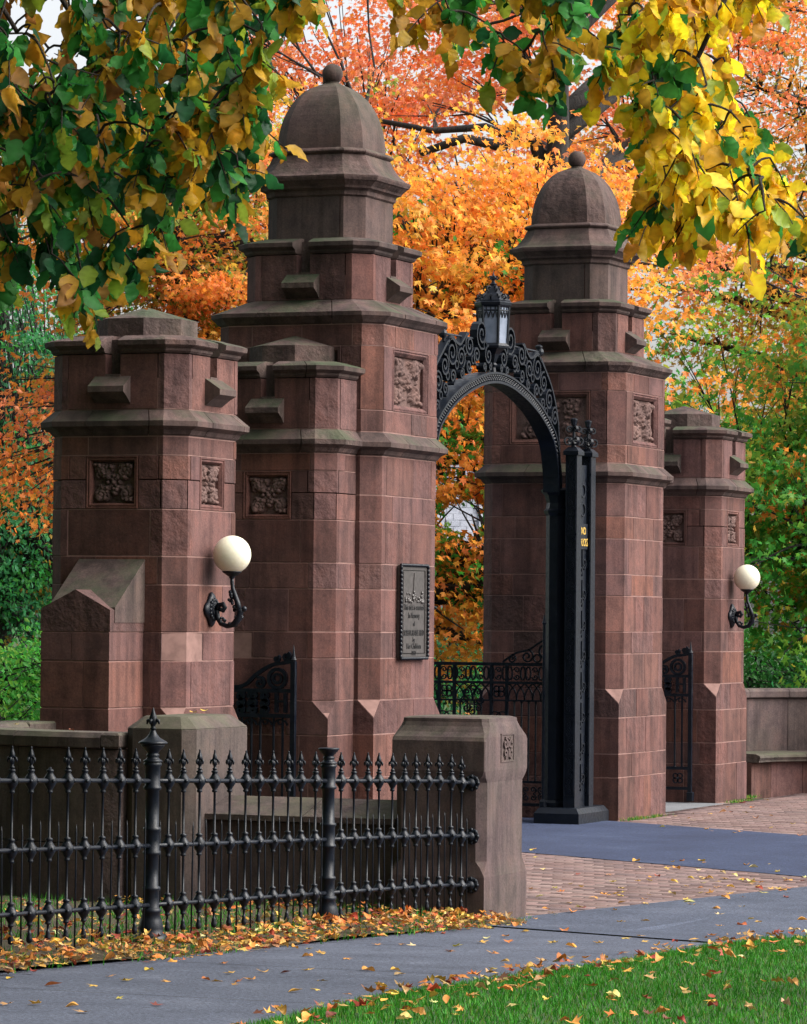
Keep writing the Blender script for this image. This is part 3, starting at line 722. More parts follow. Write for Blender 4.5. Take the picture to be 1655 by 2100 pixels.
for h in (HT, HM, HB):
    m = MB(); m.tube([(0, 0, 0), (0, .004, 0), (0, .012, 0), (0, .02, 0)][::1], [.042, .045, .04, .025], 8); 
    for a in range(8): m.sphere((.033*math.cos(a*.785), .004, .033*math.sin(a*.785)), .012, 6, 4)
    m.tube([(0, -.03, 0), (0, .01, 0)], .024, 8)
    m.build('wall_rosette', M['iron'], fence, True, (0, fy(-5.605), gz(-5.6)+h))

# ------------------------------------------------------------------ globe lamps
def globe_lamp(label, loc):
    t = thing('globe_lamp', label, 'lamp', loc, 0, 'opal globe wall lamps')
    m = MB(); pl = []
    for i in range(28):
        a = 2*math.pi*i/28; r = .082*(1+.16*math.cos(4*a)); pl.append((r*1.05*math.cos(a), r*1.12*math.sin(a)))
    m.loft([[(x, y*s, z*s) for y, z in pl] for x, s in ((0, 1), (.012, 1), (.02, .9), (.026, .8), (.028, .66), (.034, .5))])
    for i in range(16):
        a = i*math.pi/8; m.sphere((.026, .055*math.cos(a), .058*math.sin(a)), .014, 6, 5); m.sphere((.032, .03*math.cos(a), .03*math.sin(a)), .010, 6, 5)
    m.build('wall_plate', M['iron'], t, True)
    m = MB()
    P = lambda q: [(x, 0, z) for x, z in q]
    m.tube(P([(.045, .0), (.055, .028), (.085, .034), (.098, .014), (.085, -.008), (.066, -.002), (.07, .014)]), [.016, .017, .017, .016, .014, .012, .010], 7)
    m.tube(P([(.02, -.01), (.045, -.015), (.05, -.05), (.072, -.086), (.115, -.10), (.16, -.088), (.19, -.05), (.20, -.01), (.215, .004)]), [.016, .017, .016, .015, .016, .02, .022, .02, .016], 8)
    m.sphere((.226, 0, .006), .018, 8, 6)
    m.tube(P([(.196, -.014), (.182, .04), (.165, .085), (.148, .13), (.143, .17), (.142, .195)]), [.018, .018, .016, .013, .012, .012], 8)
    rr = random.Random(3)
    for x, z, r in ((.14, .10, .02), (.142, .075, .018), (.132, .055, .015), (.16, .02, .018), (.155, -.005, .016), (.10, -.07, .014), (.075, -.055, .013), (.178, -.045, .02), (.17, .06, .017), (.152, .04, .016), (.205, -.04, .015), (.13, -.085, .014)):
        for q in range(3): m.sphere((x+rr.uniform(-.008, .008), rr.uniform(-.014, .014), z+rr.uniform(-.008, .008)), r*rr.uniform(.55, .8), 6, 5)
    m.build('bracket_arm', M['iron'], t, True)
    m = MB(); m.lathe([(.014, .19), (.018, .194), (.016, .20), (.03, .208), (.05, .222), (.058, .228), (.06, .234), (.05, .236)], 12, (.142, 0, 0)); m.build('globe_cup', M['iron'], t, True)
    m = MB(); m.sphere((.142, 0, .336), .1166, 32, 20); m.build('globe', M['opal'], t, True)
    return t
globe_lamp('cream globe lamp on a scrolled black bracket on the near left pier', (.5065, -2.985, 1.633))
globe_lamp('cream globe lamp on a scrolled black bracket on the farthest right pier', (.3695, 8.14, 1.633))

# ------------------------------------------------------------------ bronze plaque
def text_mesh(s, size, mat, extr=.0012, sx=1.0):
    cu = bpy.data.curves.new('t', 'FONT'); cu.body = s; cu.size = size; cu.align_x = 'CENTER'; cu.extrude = extr; cu.resolution_u = 2
    o = bpy.data.objects.new('t', cu); COL.objects.link(o)
    dg = bpy.context.evaluated_depsgraph_get(); me = bpy.data.meshes.new_from_object(o.evaluated_get(dg))
    bpy.data.objects.remove(o); me.materials.clear(); me.materials.append(mat)
    for v in me.vertices: v.co.x *= sx
    return me
t = thing('memorial_plaque', 'tall bronze memorial plaque with roped border on the near main pier', 'plaque', (.6045, .035, 1.634))
w, h = .245, .317
MB().box(0, .022, -w, w, -h, h, .004).build('plate', M['bronze'], t)
m = MB()
for y0, z0, y1, z1 in ((-w, -h, w, -h), (w, -h, w, h), (w, h, -w, h), (-w, h, -w, -h)):
    n = int(math.hypot(y1-y0, z1-z0)/.028)
    for i in range(n):
        u0, u1 = i/n, (i+1.25)/n
        m.tube([(.026, y0+(y1-y0)*u0, z0+(z1-z0)*u0), (.030, y0+(y1-y0)*(u0+u1)/2, z0+(z1-z0)*(u0+u1)/2), (.026, y0+(y1-y0)*u1, z0+(z1-z0)*u1)], [.008, .012, .008], 6)
m.build('rope_border', M['iron'], t, True)
m = MB(); fr = lambda a, b, c: (.0235+c, a, b)
for q in (.205, .194): m.bar([(-q, -h+.035), (q, -h+.035), (q, h-.035), (-q, h-.035), (-q, -h+.035)], .004, .005, fr)
# tower and trees in low relief
m.bar([(0, .07), (0, .235)], .018, .006, fr); m.bar([(-.014, .07), (-.014, .17)], .004, .006, fr); m.bar([(0, .22), (0, .265)], .006, .006, fr)
rr = random.Random(4)
for i in range(46): m.sphere((.0235, rr.uniform(-.17, .17), .065+abs(rr.gauss(0, .035))), rr.uniform(.006, .014), 6, 4)
m.build('scene_relief', M['bronze'], t)
for s, z, sz, sx in (('This tick is erected', .012, .058, .80), ('In Memory', -.043, .055, .85), ('of', -.098, .05, .9), ('SOPELIA BLANE FIELD', -.163, .058, .66), ('by', -.205, .048, .9), ('Her Children', -.252, .055, .88), ('1932', -.296, .044, .9)):
    obj('lettering', text_mesh(s, sz, M['letter'], .002, sx), t, (.0235, 0, z), (R(90), 0, R(90)))

# ------------------------------------------------------------------ gate irons: pylons, arch, lantern
GC = 2.575
def pylon(s, label):
    """s = +1 at the far pier, -1 at the near pier (mirrored in Y)"""
    t = thing('gate_pylon', label, 'gate post', (.3, GC+s*1.5-(0 if s > 0 else .40), 0), 0, 'cast iron gate pylons')
    Y = lambda y: s*(y-GC-1.5); X = lambda x: x-.3
    def bx(x0, x1, y0, y1, z0, z1, nm, b=.006):
        ya, yb = sorted((Y(y0), Y(y1))); MB().box(X(x0), X(x1), ya, yb, z0, z1, b).build(nm, M['iron'], t)
    def two(x0, x1, y0, y1, z0, z1, z2, nm):
        ya, yb = sorted((Y(y0), Y(y1))); m = MB()
        m.loft([rect(X(x0), X(x1), ya, yb, z0), rect(X(x0), X(x1), ya, yb, z1), rect(X(x0)+.03, X(x1)-.03, ya+.03, yb-.03, z2), rect(X(x0)+.04, X(x1)-.04, ya+.04, yb-.04, z2+.004)]); m.build(nm, M['iron'], t)
    two(.13, .50, 3.79, 4.50, -.02, .085, .125, 'base')
    bx(.34, .435, 3.875, 3.985, .10, 2.88, 'front_post'); bx(.34, .435, 4.21, 4.315, .10, 2.88, 'rear_post')
    m = MB(); m.lathe([(.10, .10), (.10, .16), (.085, .18), (.085, 2.40), (.10, 2.42), (.105, 2.44), (.088, 2.455), (.082, 2.50), (.10, 2.56), (.125, 2.585), (.128, 2.60), (.09, 2.62)], 8, (X(.22), Y(4.02 if s > 0 else 3.62), 0), rot=.39); m.build('inner_column', M['iron'], t)
    bx(.375, .40, 3.985, 4.21, .12, 2.80, 'backing_panel', .002)
    # cast ornament on the posts: sunk frames filled with leafage
    rr = random.Random(5)
    for (xa, xb, ya, yb, nm) in ((.35, .425, 3.872, 3.872, 'post_ornament'), (.35, .425, 4.207, 4.207, 'post_ornament')):
        m = MB(); z = .22
        while z < 2.75:
            hh = .10 if rr.random() < .3 else .30
            fr = lambda a, b, c: (X(a), Y(ya+c), b)
            m.bar([(xa, z), (xb, z), (xb, z+hh), (xa, z+hh), (xa, z)], .008, .008, fr)
            zz = z+.035
            while zz < z+hh-.02: m.bar(spiral((xa+xb)/2+.008*(-1)**int(zz*40), zz, .021, 1.3, zz*30, 1), .009, .012, fr); zz += .04
            z += hh+.02
        m.build(nm, M['iron'], t)
    m = MB(); fr = lambda a, b, c: (X(.404+c), Y(a), b)
    z = .30
    while z < 2.0:
        m.bar(spiral(4.06, z, .045, 1.3, math.pi/2, 1), .010, .014, fr); m.bar(spiral(4.135, z+.05, .045, 1.3, -math.pi/2, 1), .010, .014, fr)
        m.bar([(4.098, z-.05), (4.098, z+.16)], .008, .012, fr); z += .24
    for z in (2.45, 2.60): m.bar(circ(4.098, z, .05, 12), .012, .014, fr)
    m.build('scroll_panel', M['iron'], t)
    sg = MB(); ya, yb = sorted((Y(3.995), Y(4.20))); sg.box(X(.405), X(.412), ya, yb, 2.14, 2.34); sgo = sg.build('notice_plate', M['iron'], t)
    if s > 0:
        obj('lettering', text_mesh('NO', .085, M['gold'], .001, .8), sgo, (X(.4135), Y(4.098), 2.255), (R(90), 0, R(90)))
        obj('lettering', text_mesh('TRUCKS', .085, M['gold'], .001, .62), sgo, (X(.4135), Y(4.098), 2.165), (R(90), 0, R(90)))
    for y in (3.93, 4.262):
        two(.325, .45, y-.07, y+.07, 2.87, 2.90, 2.932, 'post_cap')
        m = MB(); c = (X(.387), Y(y), 0)
        m.lathe([(.03, 2.93), (.012, 2.95), (.012, 3.10), (.02, 3.105), (.026, 3.13), (.03, 3.145), (.03, 3.152), (.012, 3.16)], 8, c)
        for a in range(4):
            q = a*math.pi/2+.78; cx, cy = math.cos(q), math.sin(q)
            fr2 = lambda u, v, w_: (c[0]+u*cx-w_*cy, c[1]+u*cy+w_*cx, v)
            m.bar(spiral(.05, 2.985, .042, 1.35, math.pi, 1), .010, .02, fr2); m.bar(spiral(.04, 3.07, .030, 1.3, math.pi, -1), .010, .018, fr2)
        m.build('finial', M['iron'], t)
    m = MB(); m.lathe([(.012, .11), (.012, 1.55), (.02, 1.56), (.012, 1.58), (.001, 1.64)], 6, (X(.165), Y(3.90), 0)); m.lathe([(.03, .11), (.03, .17), (.014, .19)], 6, (X(.165), Y(3.90), 0)); m.build('hinge_rod', M['iron'], t)
    return t
pylon(1, 'black iron gate pylon with scrolled caps against the far main pier')
pylon(-1, 'black iron gate pylon tucked behind the near main pier')

AR = [(-1.30, 2.58), (-1.29, 2.72), (-1.215, 2.93), (-1.08, 3.045), (-.90, 3.145), (-.72, 3.215), (-.52, 3.275), (-.26, 3.33), (0, 3.35)]
AR = AR+[(-a, b) for a, b in AR[-2::-1]]
def dens(p, n=6):
    out = []
    for i in range(len(p)-1):
        p0, p1, p2, p3 = p[max(i-1, 0)], p[i], p[i+1], p[min(i+2, len(p)-1)]
        for j in range(n):
            u = j/n
            out.append(tuple(.5*((2*p1[k])+(-p0[k]+p2[k])*u+(2*p0[k]-5*p1[k]+4*p2[k]-p3[k])*u*u+(-p0[k]+3*p1[k]-3*p2[k]+p3[k])*u**3) for k in (0, 1)))
    return out+[p[-1]]
AD = dens(AR)
def off(path, d):
    out = []
    for i, (a, b) in enumerate(path):
        a0, b0 = path[max(i-1, 0)]; a1, b1 = path[min(i+1, len(path)-1)]; l = math.hypot(a1-a0, b1-b0)
        out.append((a-(b1-b0)/l*d, b+(a1-a0)/l*d))
    return out
arch = thing('iron_arch', 'black iron overthrow arch with scrolled cresting spanning the main gateway', 'arch', (.22, GC, 0))
fx = lambda a, b, c: (c, a, b)
m = MB(); m.bar(off(AD, .009), .018, .13, fx); m.bar(off(AD, .076), .016, .13, fx); m.build('arch_flange', M['iron'], arch)
m = MB(); m.bar(off(AD, .042), .052, .10, fx); web = m.build('arch_web', M['iron'], arch)
m = MB()
for i, (a, b) in enumerate(off(AD, .042)):
    for q in (-.014, .014): m.sphere((.053, a, b+q), .010, 5, 4)
    if i < len(AD)-1:
        a2, b2 = off(AD, .042)[i+1]; m.sphere((.053, (a+a2)/2, (b+b2)/2), .009, 5, 4)
m.build('frieze_bosses', M['iron'], web)
f2 = lambda a, b, c: (c, a, b); th, dp = .0145, .06
top = off(AD, .085)
def az(d):
    return float(np.interp(d, [p[0] for p in top], [p[1] for p in top]))
for sg in (-1, 1):
    m = MB()
    S = lambda d, z, r, tr, a0, sn: m.bar(spiral(sg*d, z, r, tr, a0 if sg > 0 else math.pi-a0, sn*sg), th, dp, f2)
    S(.30, 3.70, .115, 1.9, R(250), 1); S(.16, 3.55, .075, 1.5, R(90), -1); S(.40, 3.535, .072, 1.7, R(250), 1); S(.55, 3.60, .09, 1.8, R(80), -1)
    S(.56, 3.445, .055, 1.5, R(200), 1); S(.72, 3.50, .085, 1.8, R(260), -1); S(.70, 3.385, .045, 1.4, R(100), 1); S(.90, 3.52, .11, 1.9, R(60), 1)
    S(.88, 3.35, .06, 1.6, R(250), -1); S(1.04, 3.42, .085, 1.8, R(80), 1); S(1.03, 3.25, .055, 1.5, R(250), -1); S(1.17, 3.29, .085, 1.8, R(60), 1)
    S(1.19, 3.12, .05, 1.5, R(240), -1); S(1.30, 3.17, .075, 1.8, R(70), 1); S(1.30, 3.02, .05, 1.5, R(240), -1); S(1.37, 2.93, .045, 1.4, R(70), 1); S(.12, 3.47, .03, 1.3, R(100), 1); S(.24, 3.46, .035, 1.3, R(250), -1)
    for d, z, r in ((.47, 3.50, .03), (.64, 3.56, .035), (.80, 3.44, .03), (.98, 3.35, .03), (1.11, 3.2, .028), (1.25, 3.06, .025), (.22, 3.62, .03)): m.bar(circ(sg*d, z, r, 12), th*.8, dp*.9, f2)
    # outer sweeping bar and knobbed tie rod
    m.bar(dens([(sg*1.42, 2.90), (sg*1.37, 3.16), (sg*1.24, 3.38), (sg*1.07, 3.53), (sg*.98, 3.60)]), .02, dp, f2)
    m.bar(dens([(sg*.99, 3.58), (sg*.90, 3.64), (sg*.80, 3.60), (sg*.72, 3.60), (sg*.60, 3.69)]), .016, dp, f2)
    m.tube([(0, sg*1.0, 3.655), (0, sg*.42, 3.66)], .009, 6); m.sphere((0, sg*1.02, 3.655), .035, 8, 6); m.lathe([(.012, 3.60), (.02, 3.68), (.03, 3.69), (.03, 3.70), (.012, 3.71)], 8, (0, sg*1.0, 0))
    tag(m.build('scroll_cresting', M['iron'], arch), kind='stuff')
# lantern
lan = thing('arch_lantern', 'hexagonal black iron lantern with frosted panes on top of the arch', 'lantern', (.22, GC, 3.44))
hexl = lambda r, z, rot=0: [(r*math.cos(rot+a*math.pi/3), r*math.sin(rot+a*math.pi/3), z) for a in range(6)]
rot = R(12)
m = MB(); m.lathe([(.03, -.02), (.022, .03), (.035, .05), (.025, .065), (.05, .13), (.085, .165), (.095, .185)], 6, rot=rot); m.build('stem', M['iron'], lan)
m = MB(); rb, rt, z0, z1 = .108, .122, .19, .50
m.loft([hexl(rb+.012, z0-.015, rot), hexl(rb+.016, z0, rot), hexl(rb+.006, z0+.02, rot)]); m.loft([hexl(rt+.004, z1-.02, rot), hexl(rt+.018, z1-.005, rot), hexl(rt+.022, z1+.015, rot), hexl(rt+.004, z1+.03, rot)])
for a in range(6):
    q = rot+a*math.pi/3; m.tube([(rb*math.cos(q), rb*math.sin(q), z0), (rt*math.cos(q), rt*math.sin(q), z1)], .011, 6)
m.build('lantern_frame', M['iron'], lan)
for a in range(6):
    q0, q1 = rot+a*math.pi/3, rot+(a+1)*math.pi/3
    P = lambda r, q, z: (r*math.cos(q), r*math.sin(q), z)
    pm = MB(); k = .985
    pm.loft([[P(rb*k*e, q0, z0+.01), P(rb*k*e, q1, z0+.01), P(rt*k*e, q1, z1-.01), P(rt*k*e, q0, z1-.01)] for e in (1, .97)]); pm.build('pane', M['frost'], lan)
    tm = MB()
    def edge(u, z):
        r = (rb+(rt-rb)*(z-z0)/(z1-z0))*1.0; A = Vector(P(r, q0, z)); B2 = Vector(P(r, q1, z)); return A.lerp(B2, u)
    for u0, u1 in ((.08, .36), (.36, .64), (.64, .92)):
        pts = [edge(u0+(u1-u0)*i/6, .40+.045*math.sin(math.pi*i/6)) for i in range(7)]; tm.tube(pts, .006, 5)
        tm.tube([edge((u0+u1)/2, .445), edge((u0+u1)/2, .49)], .005, 5)
    tm.tube([edge(.05, .455), edge(.95, .455)], .006, 5); tm.build('tracery', M['iron'], lan)
m = MB(); m.loft([hexl(rt+.012, .53, rot), hexl(.10, .565, rot), hexl(.06, .60, rot), hexl(.035, .63, rot), hexl(.02, .65, rot)])
m.lathe([(.02, .645), (.03, .655), (.014, .668), (.012, .685), (.022, .695), (.012, .71), (.008, .725), (.001, .755)], 8)
for a in range(12):
    q = a*math.pi/6+rot; c, s = math.cos(q), math.sin(q); f3 = lambda u, v, w_: (u*c-w_*s, u*s+w_*c, v)
    m.bar(spiral(.105, .555, .026, 1.2, math.pi, -1), .008, .012, f3)
    if a % 2 == 0: m.bar(spiral(.055, .615, .03, 1.2, math.pi, -1), .008, .012, f3); m.bar(spiral(.028, .70, .018, 1.1, math.pi, -1), .007, .010, f3)
m.build('crown', M['iron'], lan)

# ------------------------------------------------------------------ gate leaves
def main_leaf(label, loc):
    t = thing('gate_leaf', label, 'gate', loc, 0, 'low iron drive gate leaves')
    fr = lambda a, b, c: (-a, c, b)
    L = 1.36; m = MB()
    for z, th in ((1.232, .026), (1.086, .02), (.945, .014), (.306, .018), (.128, .024)): m.bar([(0, z), (L, z)], th, .03, fr)
    for a in (.015, L-.015): m.bar([(a, .11), (a, 1.24)], .03, .032, fr)
    for a in (.385, .515, .83, .96): m.bar([(a, .12), (a, 1.235)], .022, .026, fr)
    m.build('frame', M['iron'], t)
    pm = MB(); pm.lathe([(.008, .30), (.008, .93)], 6); pm.lathe([(.011, .925), (.011, .94)], 6); pme = pm.mesh('picket', M['iron'])
    for a in [.08, .14, .20, .26, .32]+[.60, .66, .72, .78]+[1.05, 1.11, 1.17, 1.23, 1.29]: obj('picket', pme, t, (-a, 0, 0))
    m = MB(); a = .03
    while a < L-.05:     # upper frieze: ovals, quatrefoils, lyres
        for q in (0, 1):
            m.bar([(a+.045*(1 if q else 0)+.02+.020*math.cos(x), 1.16+.052*math.sin(x)) for x in lin(0, 2*math.pi, 14)], .010, .018, fr)
        m.bar(spiral(a+.115, 1.185, .026, 1.2, 0, 1), .009, .018, fr); m.bar(spiral(a+.115, 1.132, .026, 1.2, 0, -1), .009, .018, fr); a += .155
    tag(m.build('frieze', M['iron'], t), kind='stuff')
    m = MB()
    for x0, x1 in ((.40, .50), (.845, .945)):     # quatrefoils
        c = (x0+x1)/2
        for q in range(4): m.bar(circ(c+.027*math.cos(q*math.pi/2+.78), 1.016+.027*math.sin(q*math.pi/2+.78), .024, 12), .010, .018, fr)
        for q in range(2): m.bar(arcp(c-.03+.06*q, .80, .055, .3, 2.8), .009, .016, fr)
    for x0, x1 in ((.03, .37), (.53, .82), (.975, 1.33)):   # interlaced pointed arches
        n = int((x1-x0)/.06); st = (x1-x0)/n
        for q in range(n):
            c = x0+st*q; m.bar(dens([(c, .945), (c+st*.2, 1.02), (c+st*1.0, 1.082)], 4), .009, .016, fr); m.bar(dens([(c+st, .945), (c+st*.8, 1.02), (c, 1.082)], 4), .009, .016, fr)
    c = .675
    for q in range(8):
        an = q*math.pi/4; m.bar(spiral(c+.07*math.cos(an), .945+.09*math.sin(an), .035, 1.3, an+math.pi, 1 if q % 2 else -1), .010, .018, fr)
    tag(m.build('tracery_panel', M['iron'], t), kind='stuff')
    m = MB(); a = .06
    while a < L-.05:
        for s in (-1, 1): m.bar(spiral(a+s*.03, .245, .028, 1.3, -math.pi/2, s), .009, .016, fr); m.bar(spiral(a+s*.03, .185, .028, 1.3, math.pi/2, -s), .009, .016, fr)
        a += .125
    tag(m.build('bottom_panel', M['iron'], t), kind='stuff')
    m = MB()
    m.bar(spiral(.06, 1.345, .085, 1.5, R(120), 1), .014, .022, fr); m.bar(spiral(.215, 1.295, .055, 1.5, R(100), 1), .012, .022, fr); m.bar(spiral(.345, 1.275, .035, 1.4, R(100), 1), .011, .022, fr)
    m.bar(circ(.13, 1.28, .03, 12), .011, .02, fr); m.bar(dens([(.0, 1.50), (.03, 1.45), (.12, 1.40), (.2, 1.35), (.32, 1.315), (.42, 1.25)]), .014, .022, fr); m.bar(spiral(.03, 1.46, .045, 1.3, R(150), 1), .011, .02, fr)
    tag(m.build('crest_scrolls', M['iron'], t), kind='stuff')
    return t
main_leaf('low black iron gate leaf with scrolled top, swung back beside the far main pier', (.13, 4.2, 0))
main_leaf('low black iron gate leaf swung back behind the near main pier', (.13, .95, 0))
def walk_gate(label, loc):
    t = thing('walk_gate', label, 'gate', loc, 0, 'swept iron pedestrian gates')
    fr = lambda a, b, c: (-a, c, b); L = .74; m = MB()
    m.bar([(.0, .04), (0, 1.30)], .032, .034, fr); m.lathe([(.012, 1.29), (.02, 1.31), (.012, 1.33), (.001, 1.41)], 8, (0, 0, 0)); m.bar([(L, .08), (L, 1.12)], .028, .03, fr)
    for z in (1.105, .94, .305, .13): m.bar([(0, z), (L, z)], .026, .03, fr)
    m.bar(dens([(0.0, 1.30), (.06, 1.29), (.15, 1.275), (.26, 1.215), (.35, 1.14), (.45, 1.125), (.60, 1.13), (L, 1.135)]), .024, .03, fr)
    m.build('frame', M['iron'], t)
    pm = MB(); pm.lathe([(.009, .30), (.009, .93)], 6); pm.lathe([(.014, .31), (.006, .34)], 6); pme = pm.mesh('picket', M['iron'])
    for a in (.075, .14, .235, .30, .37, .44, .51, .60, .67): obj('picket', pme, t, (-a, 0, 0))
    m = MB(); m.bar(circ(.115, 1.185, .062, 18), .022, .03, fr); m.bar(circ(.115, 1.185, .03, 12), .018, .028, fr); m.bar(spiral(.24, 1.155, .04, 1.4, 1, 1), .018, .028, fr); m.bar(spiral(.05, 1.33, .03, 1.4, 2, 1), .018, .028, fr)
    m.bar(spiral(.12, 1.315, .022, 1.3, 2, 1), .016, .026, fr); m.bar(spiral(.58, 1.165, .03, 1.3, 0, 1), .018, .028, fr); m.bar(spiral(.67, 1.165, .028, 1.3, 3, -1), .018, .028, fr)
    tag(m.build('head_scrolls', M['iron'], t), kind='stuff')
    m = MB()
    for a in (.20, .29, .38, .47, .56, .65):
        for z in (1.07, 1.02, .975): m.bar(spiral(a, z, .034, 1.5, a*20, 1), .019, .028, fr)
    for a0, a1, z0, z1 in ((.05, .06, .96, 1.09), (.115, .125, .96, 1.09)): m.bar([((a0+a1)/2, z0), ((a0+a1)/2, z1)], .022, .03, fr)
    m.bar([(.05, 1.035), (.12, 1.035)], .014, .024, fr)
    for a in (.06, .17, .28, .39, .50, .61): m.bar(arcp(a+.03, .865, .05, .2, 2.9), .01, .018, fr); m.bar(circ(a+.03, .90, .018, 10), .008, .016, fr)
    tag(m.build('lock_panel', M['iron'], t), kind='stuff')
    m = MB()
    for a in (.11, .27, .43, .59):
        for q in range(4): m.bar(circ(a+.028*math.cos(q*math.pi/2+.78), .218+.028*math.sin(q*math.pi/2+.78), .022, 10), .010, .018, fr)
        m.sphere((-a, 0, .218), .016, 8, 6)
    tag(m.build('bottom_panel', M['iron'], t), kind='stuff')
    MB().box(-.02, .03, -.03, .03, .02, .10, .006).build('drop_bolt', M['iron'], t)
    return t
walk_gate('swept black iron pedestrian gate between the near side pier and main pier', (.235, -1.10, 0))
walk_gate('swept black iron pedestrian gate in front of the farthest right pier', (.165, 7.62, 0))

# ------------------------------------------------------------------ foliage
def ang_leaf(tab):
    v = [(0, 0, 0)]+[(r*math.cos(R(a)), r*math.sin(R(a))+.12, 0) for a, r in tab]
    n = len(tab); f = [(0, i+1, (i+1) % n+1) for i in range(n)]
    v = np.array(v); v[:, 2] = -.22*v[:, 0]**2-.10*v[:, 1]**2+.05*np.abs(v[:, 0]); return v, np.array(f)
def fan_leaf(tab):
    v = np.array([(r*math.cos(R(a)), r*math.sin(R(a))+.12, 0) for a, r in tab]); v[:, 2] = -.22*v[:, 0]**2-.10*v[:, 1]**2+.05*np.abs(v[:, 0])
    return v*.62, np.array([(0, i, i+1) for i in range(1, len(tab)-1)])
MAPLE = fan_leaf([(-90, .22), (-12, .68), (18, .42), (43, .98), (67, .46), (90, 1.0), (113, .46), (137, .98), (162, .42), (192, .68)])
def ovate():
    rows = [(0, 0), (.07, .15), (.17, .26), (.28, .325), (.40, .345), (.52, .325), (.64, .275), (.76, .20), (.88, .10), (1, 0)]; v = []; f = []
    for i, (y, w) in enumerate(rows):
        rip = .014 if i % 2 else -.014
        for sx in (-1, 0, 1): v.append((sx*w, y+(0 if sx else -.025), .10*abs(sx)*w*2-.20*y*y+.02+(rip if sx else -.01)))
    for i in range(len(rows)-1):
        a = i*3
        for j in (0, 1):
            if i == 0: f.append((a+1, a+3+j, a+4+j))
            elif i == len(rows)-2: f.append((a+j, a+4, a+j+1))
            else: f += [(a+j, a+3+j, a+4+j), (a+j, a+4+j, a+1+j)]
    return np.array(v), np.array(f)
OVATE = ovate()
SMALL = (np.array([(0, 0, 0), (.26, .4, .03), (0, 1, -.1), (-.26, .4, .03)]), np.array([(0, 1, 2), (0, 2, 3)]))
def norm(a): return a/np.maximum(np.linalg.norm(a, axis=1, keepdims=True), 1e-9)
def shade(tv):
    if len(tv) == 30:      # ovate blade: pale midrib, side veins, browned rim
        s = np.ones((30, 3)); 
        for i in range(10): s[i*3+1] = (1.18, 1.15, 1.2); s[i*3] = s[i*3+2] = ((.80, .74, .7) if i % 2 else (1.0, .98, 1.0))
        s[27:] = (.75, .6, .6); return s
    if len(tv) == 10: s = np.full((10, 3), .95); s[0] = 1.15; return s
    return np.ones((len(tv), 3))
def leaves(tmpl, pos, tip, nrm, size, col, jit=.12):
    """many leaves as one mesh: tip = leaf axis, nrm = blade normal"""
    tv, tf = tmpl; n = len(pos)
    y = norm(tip); z = norm(nrm-y*(nrm*y).sum(1, keepdims=True)); x = np.cross(y, z)
    tw = tv[None]*size[:, None, None]; cv = nrg.uniform(.3, 2.2, n)[:, None]
    tw = tw+nrg.normal(0, .028, tw.shape)*size[:, None, None]
    V = pos[:, None]+x[:, None]*tw[:, :, 0:1]+y[:, None]*tw[:, :, 1:2]+z[:, None]*(tw[:, :, 2]*cv)[:, :, None]
    F = (tf[None]+(np.arange(n)*len(tv))[:, None, None]).reshape(-1, 3)
    C = ((col*nrg.uniform(1-jit*1.6, 1+jit*1.6, (n, 1))*nrg.uniform(1-jit, 1+jit, (n, 3)))[:, None]*shade(tv)[None]*nrg.uniform(.86, 1.1, (n, len(tv), 1))).clip(0, 1).reshape(-1, 3)
    return V.reshape(-1, 3), F, C
def pal_pick(pal, w, n):
    pal = np.array(pal); return pal[nrg.choice(len(pal), n, p=np.array(w)/sum(w))]
CF = np.array([-math.sin(YAW), math.cos(YAW), 0]); CR = np.array([math.cos(YAW), math.sin(YAW), 0]); C0 = np.array(CAM)
def in_view(p, mrg=1.25):
    d = p-C0; Y = d@CF; X = d@CR; Z = d[..., 2]-.0279*Y
    return (Y > 0) & (np.abs(X)/np.maximum(Y, .1) < .1053*mrg) & (np.abs(Z)/np.maximum(Y, .1) < .1336*mrg)
def limb_pts(a, b, sag=.0, wob=.15, n=6, r=None):
    r = r or rnd; a = np.array(a, float); b = np.array(b, float); L = np.linalg.norm(b-a); out = []
    w = np.array([r.uniform(-1, 1), r.uniform(-1, 1), r.uniform(-.6, .6)])*wob*L*.5
    for i in range(n+1):
        u = i/n; p = a*(1-u)+b*u+w*math.sin(math.pi*u)*(.6+.4*math.cos(5*u)); p[2] += sag*L*4*u*(1-u); out.append(p)
    return out
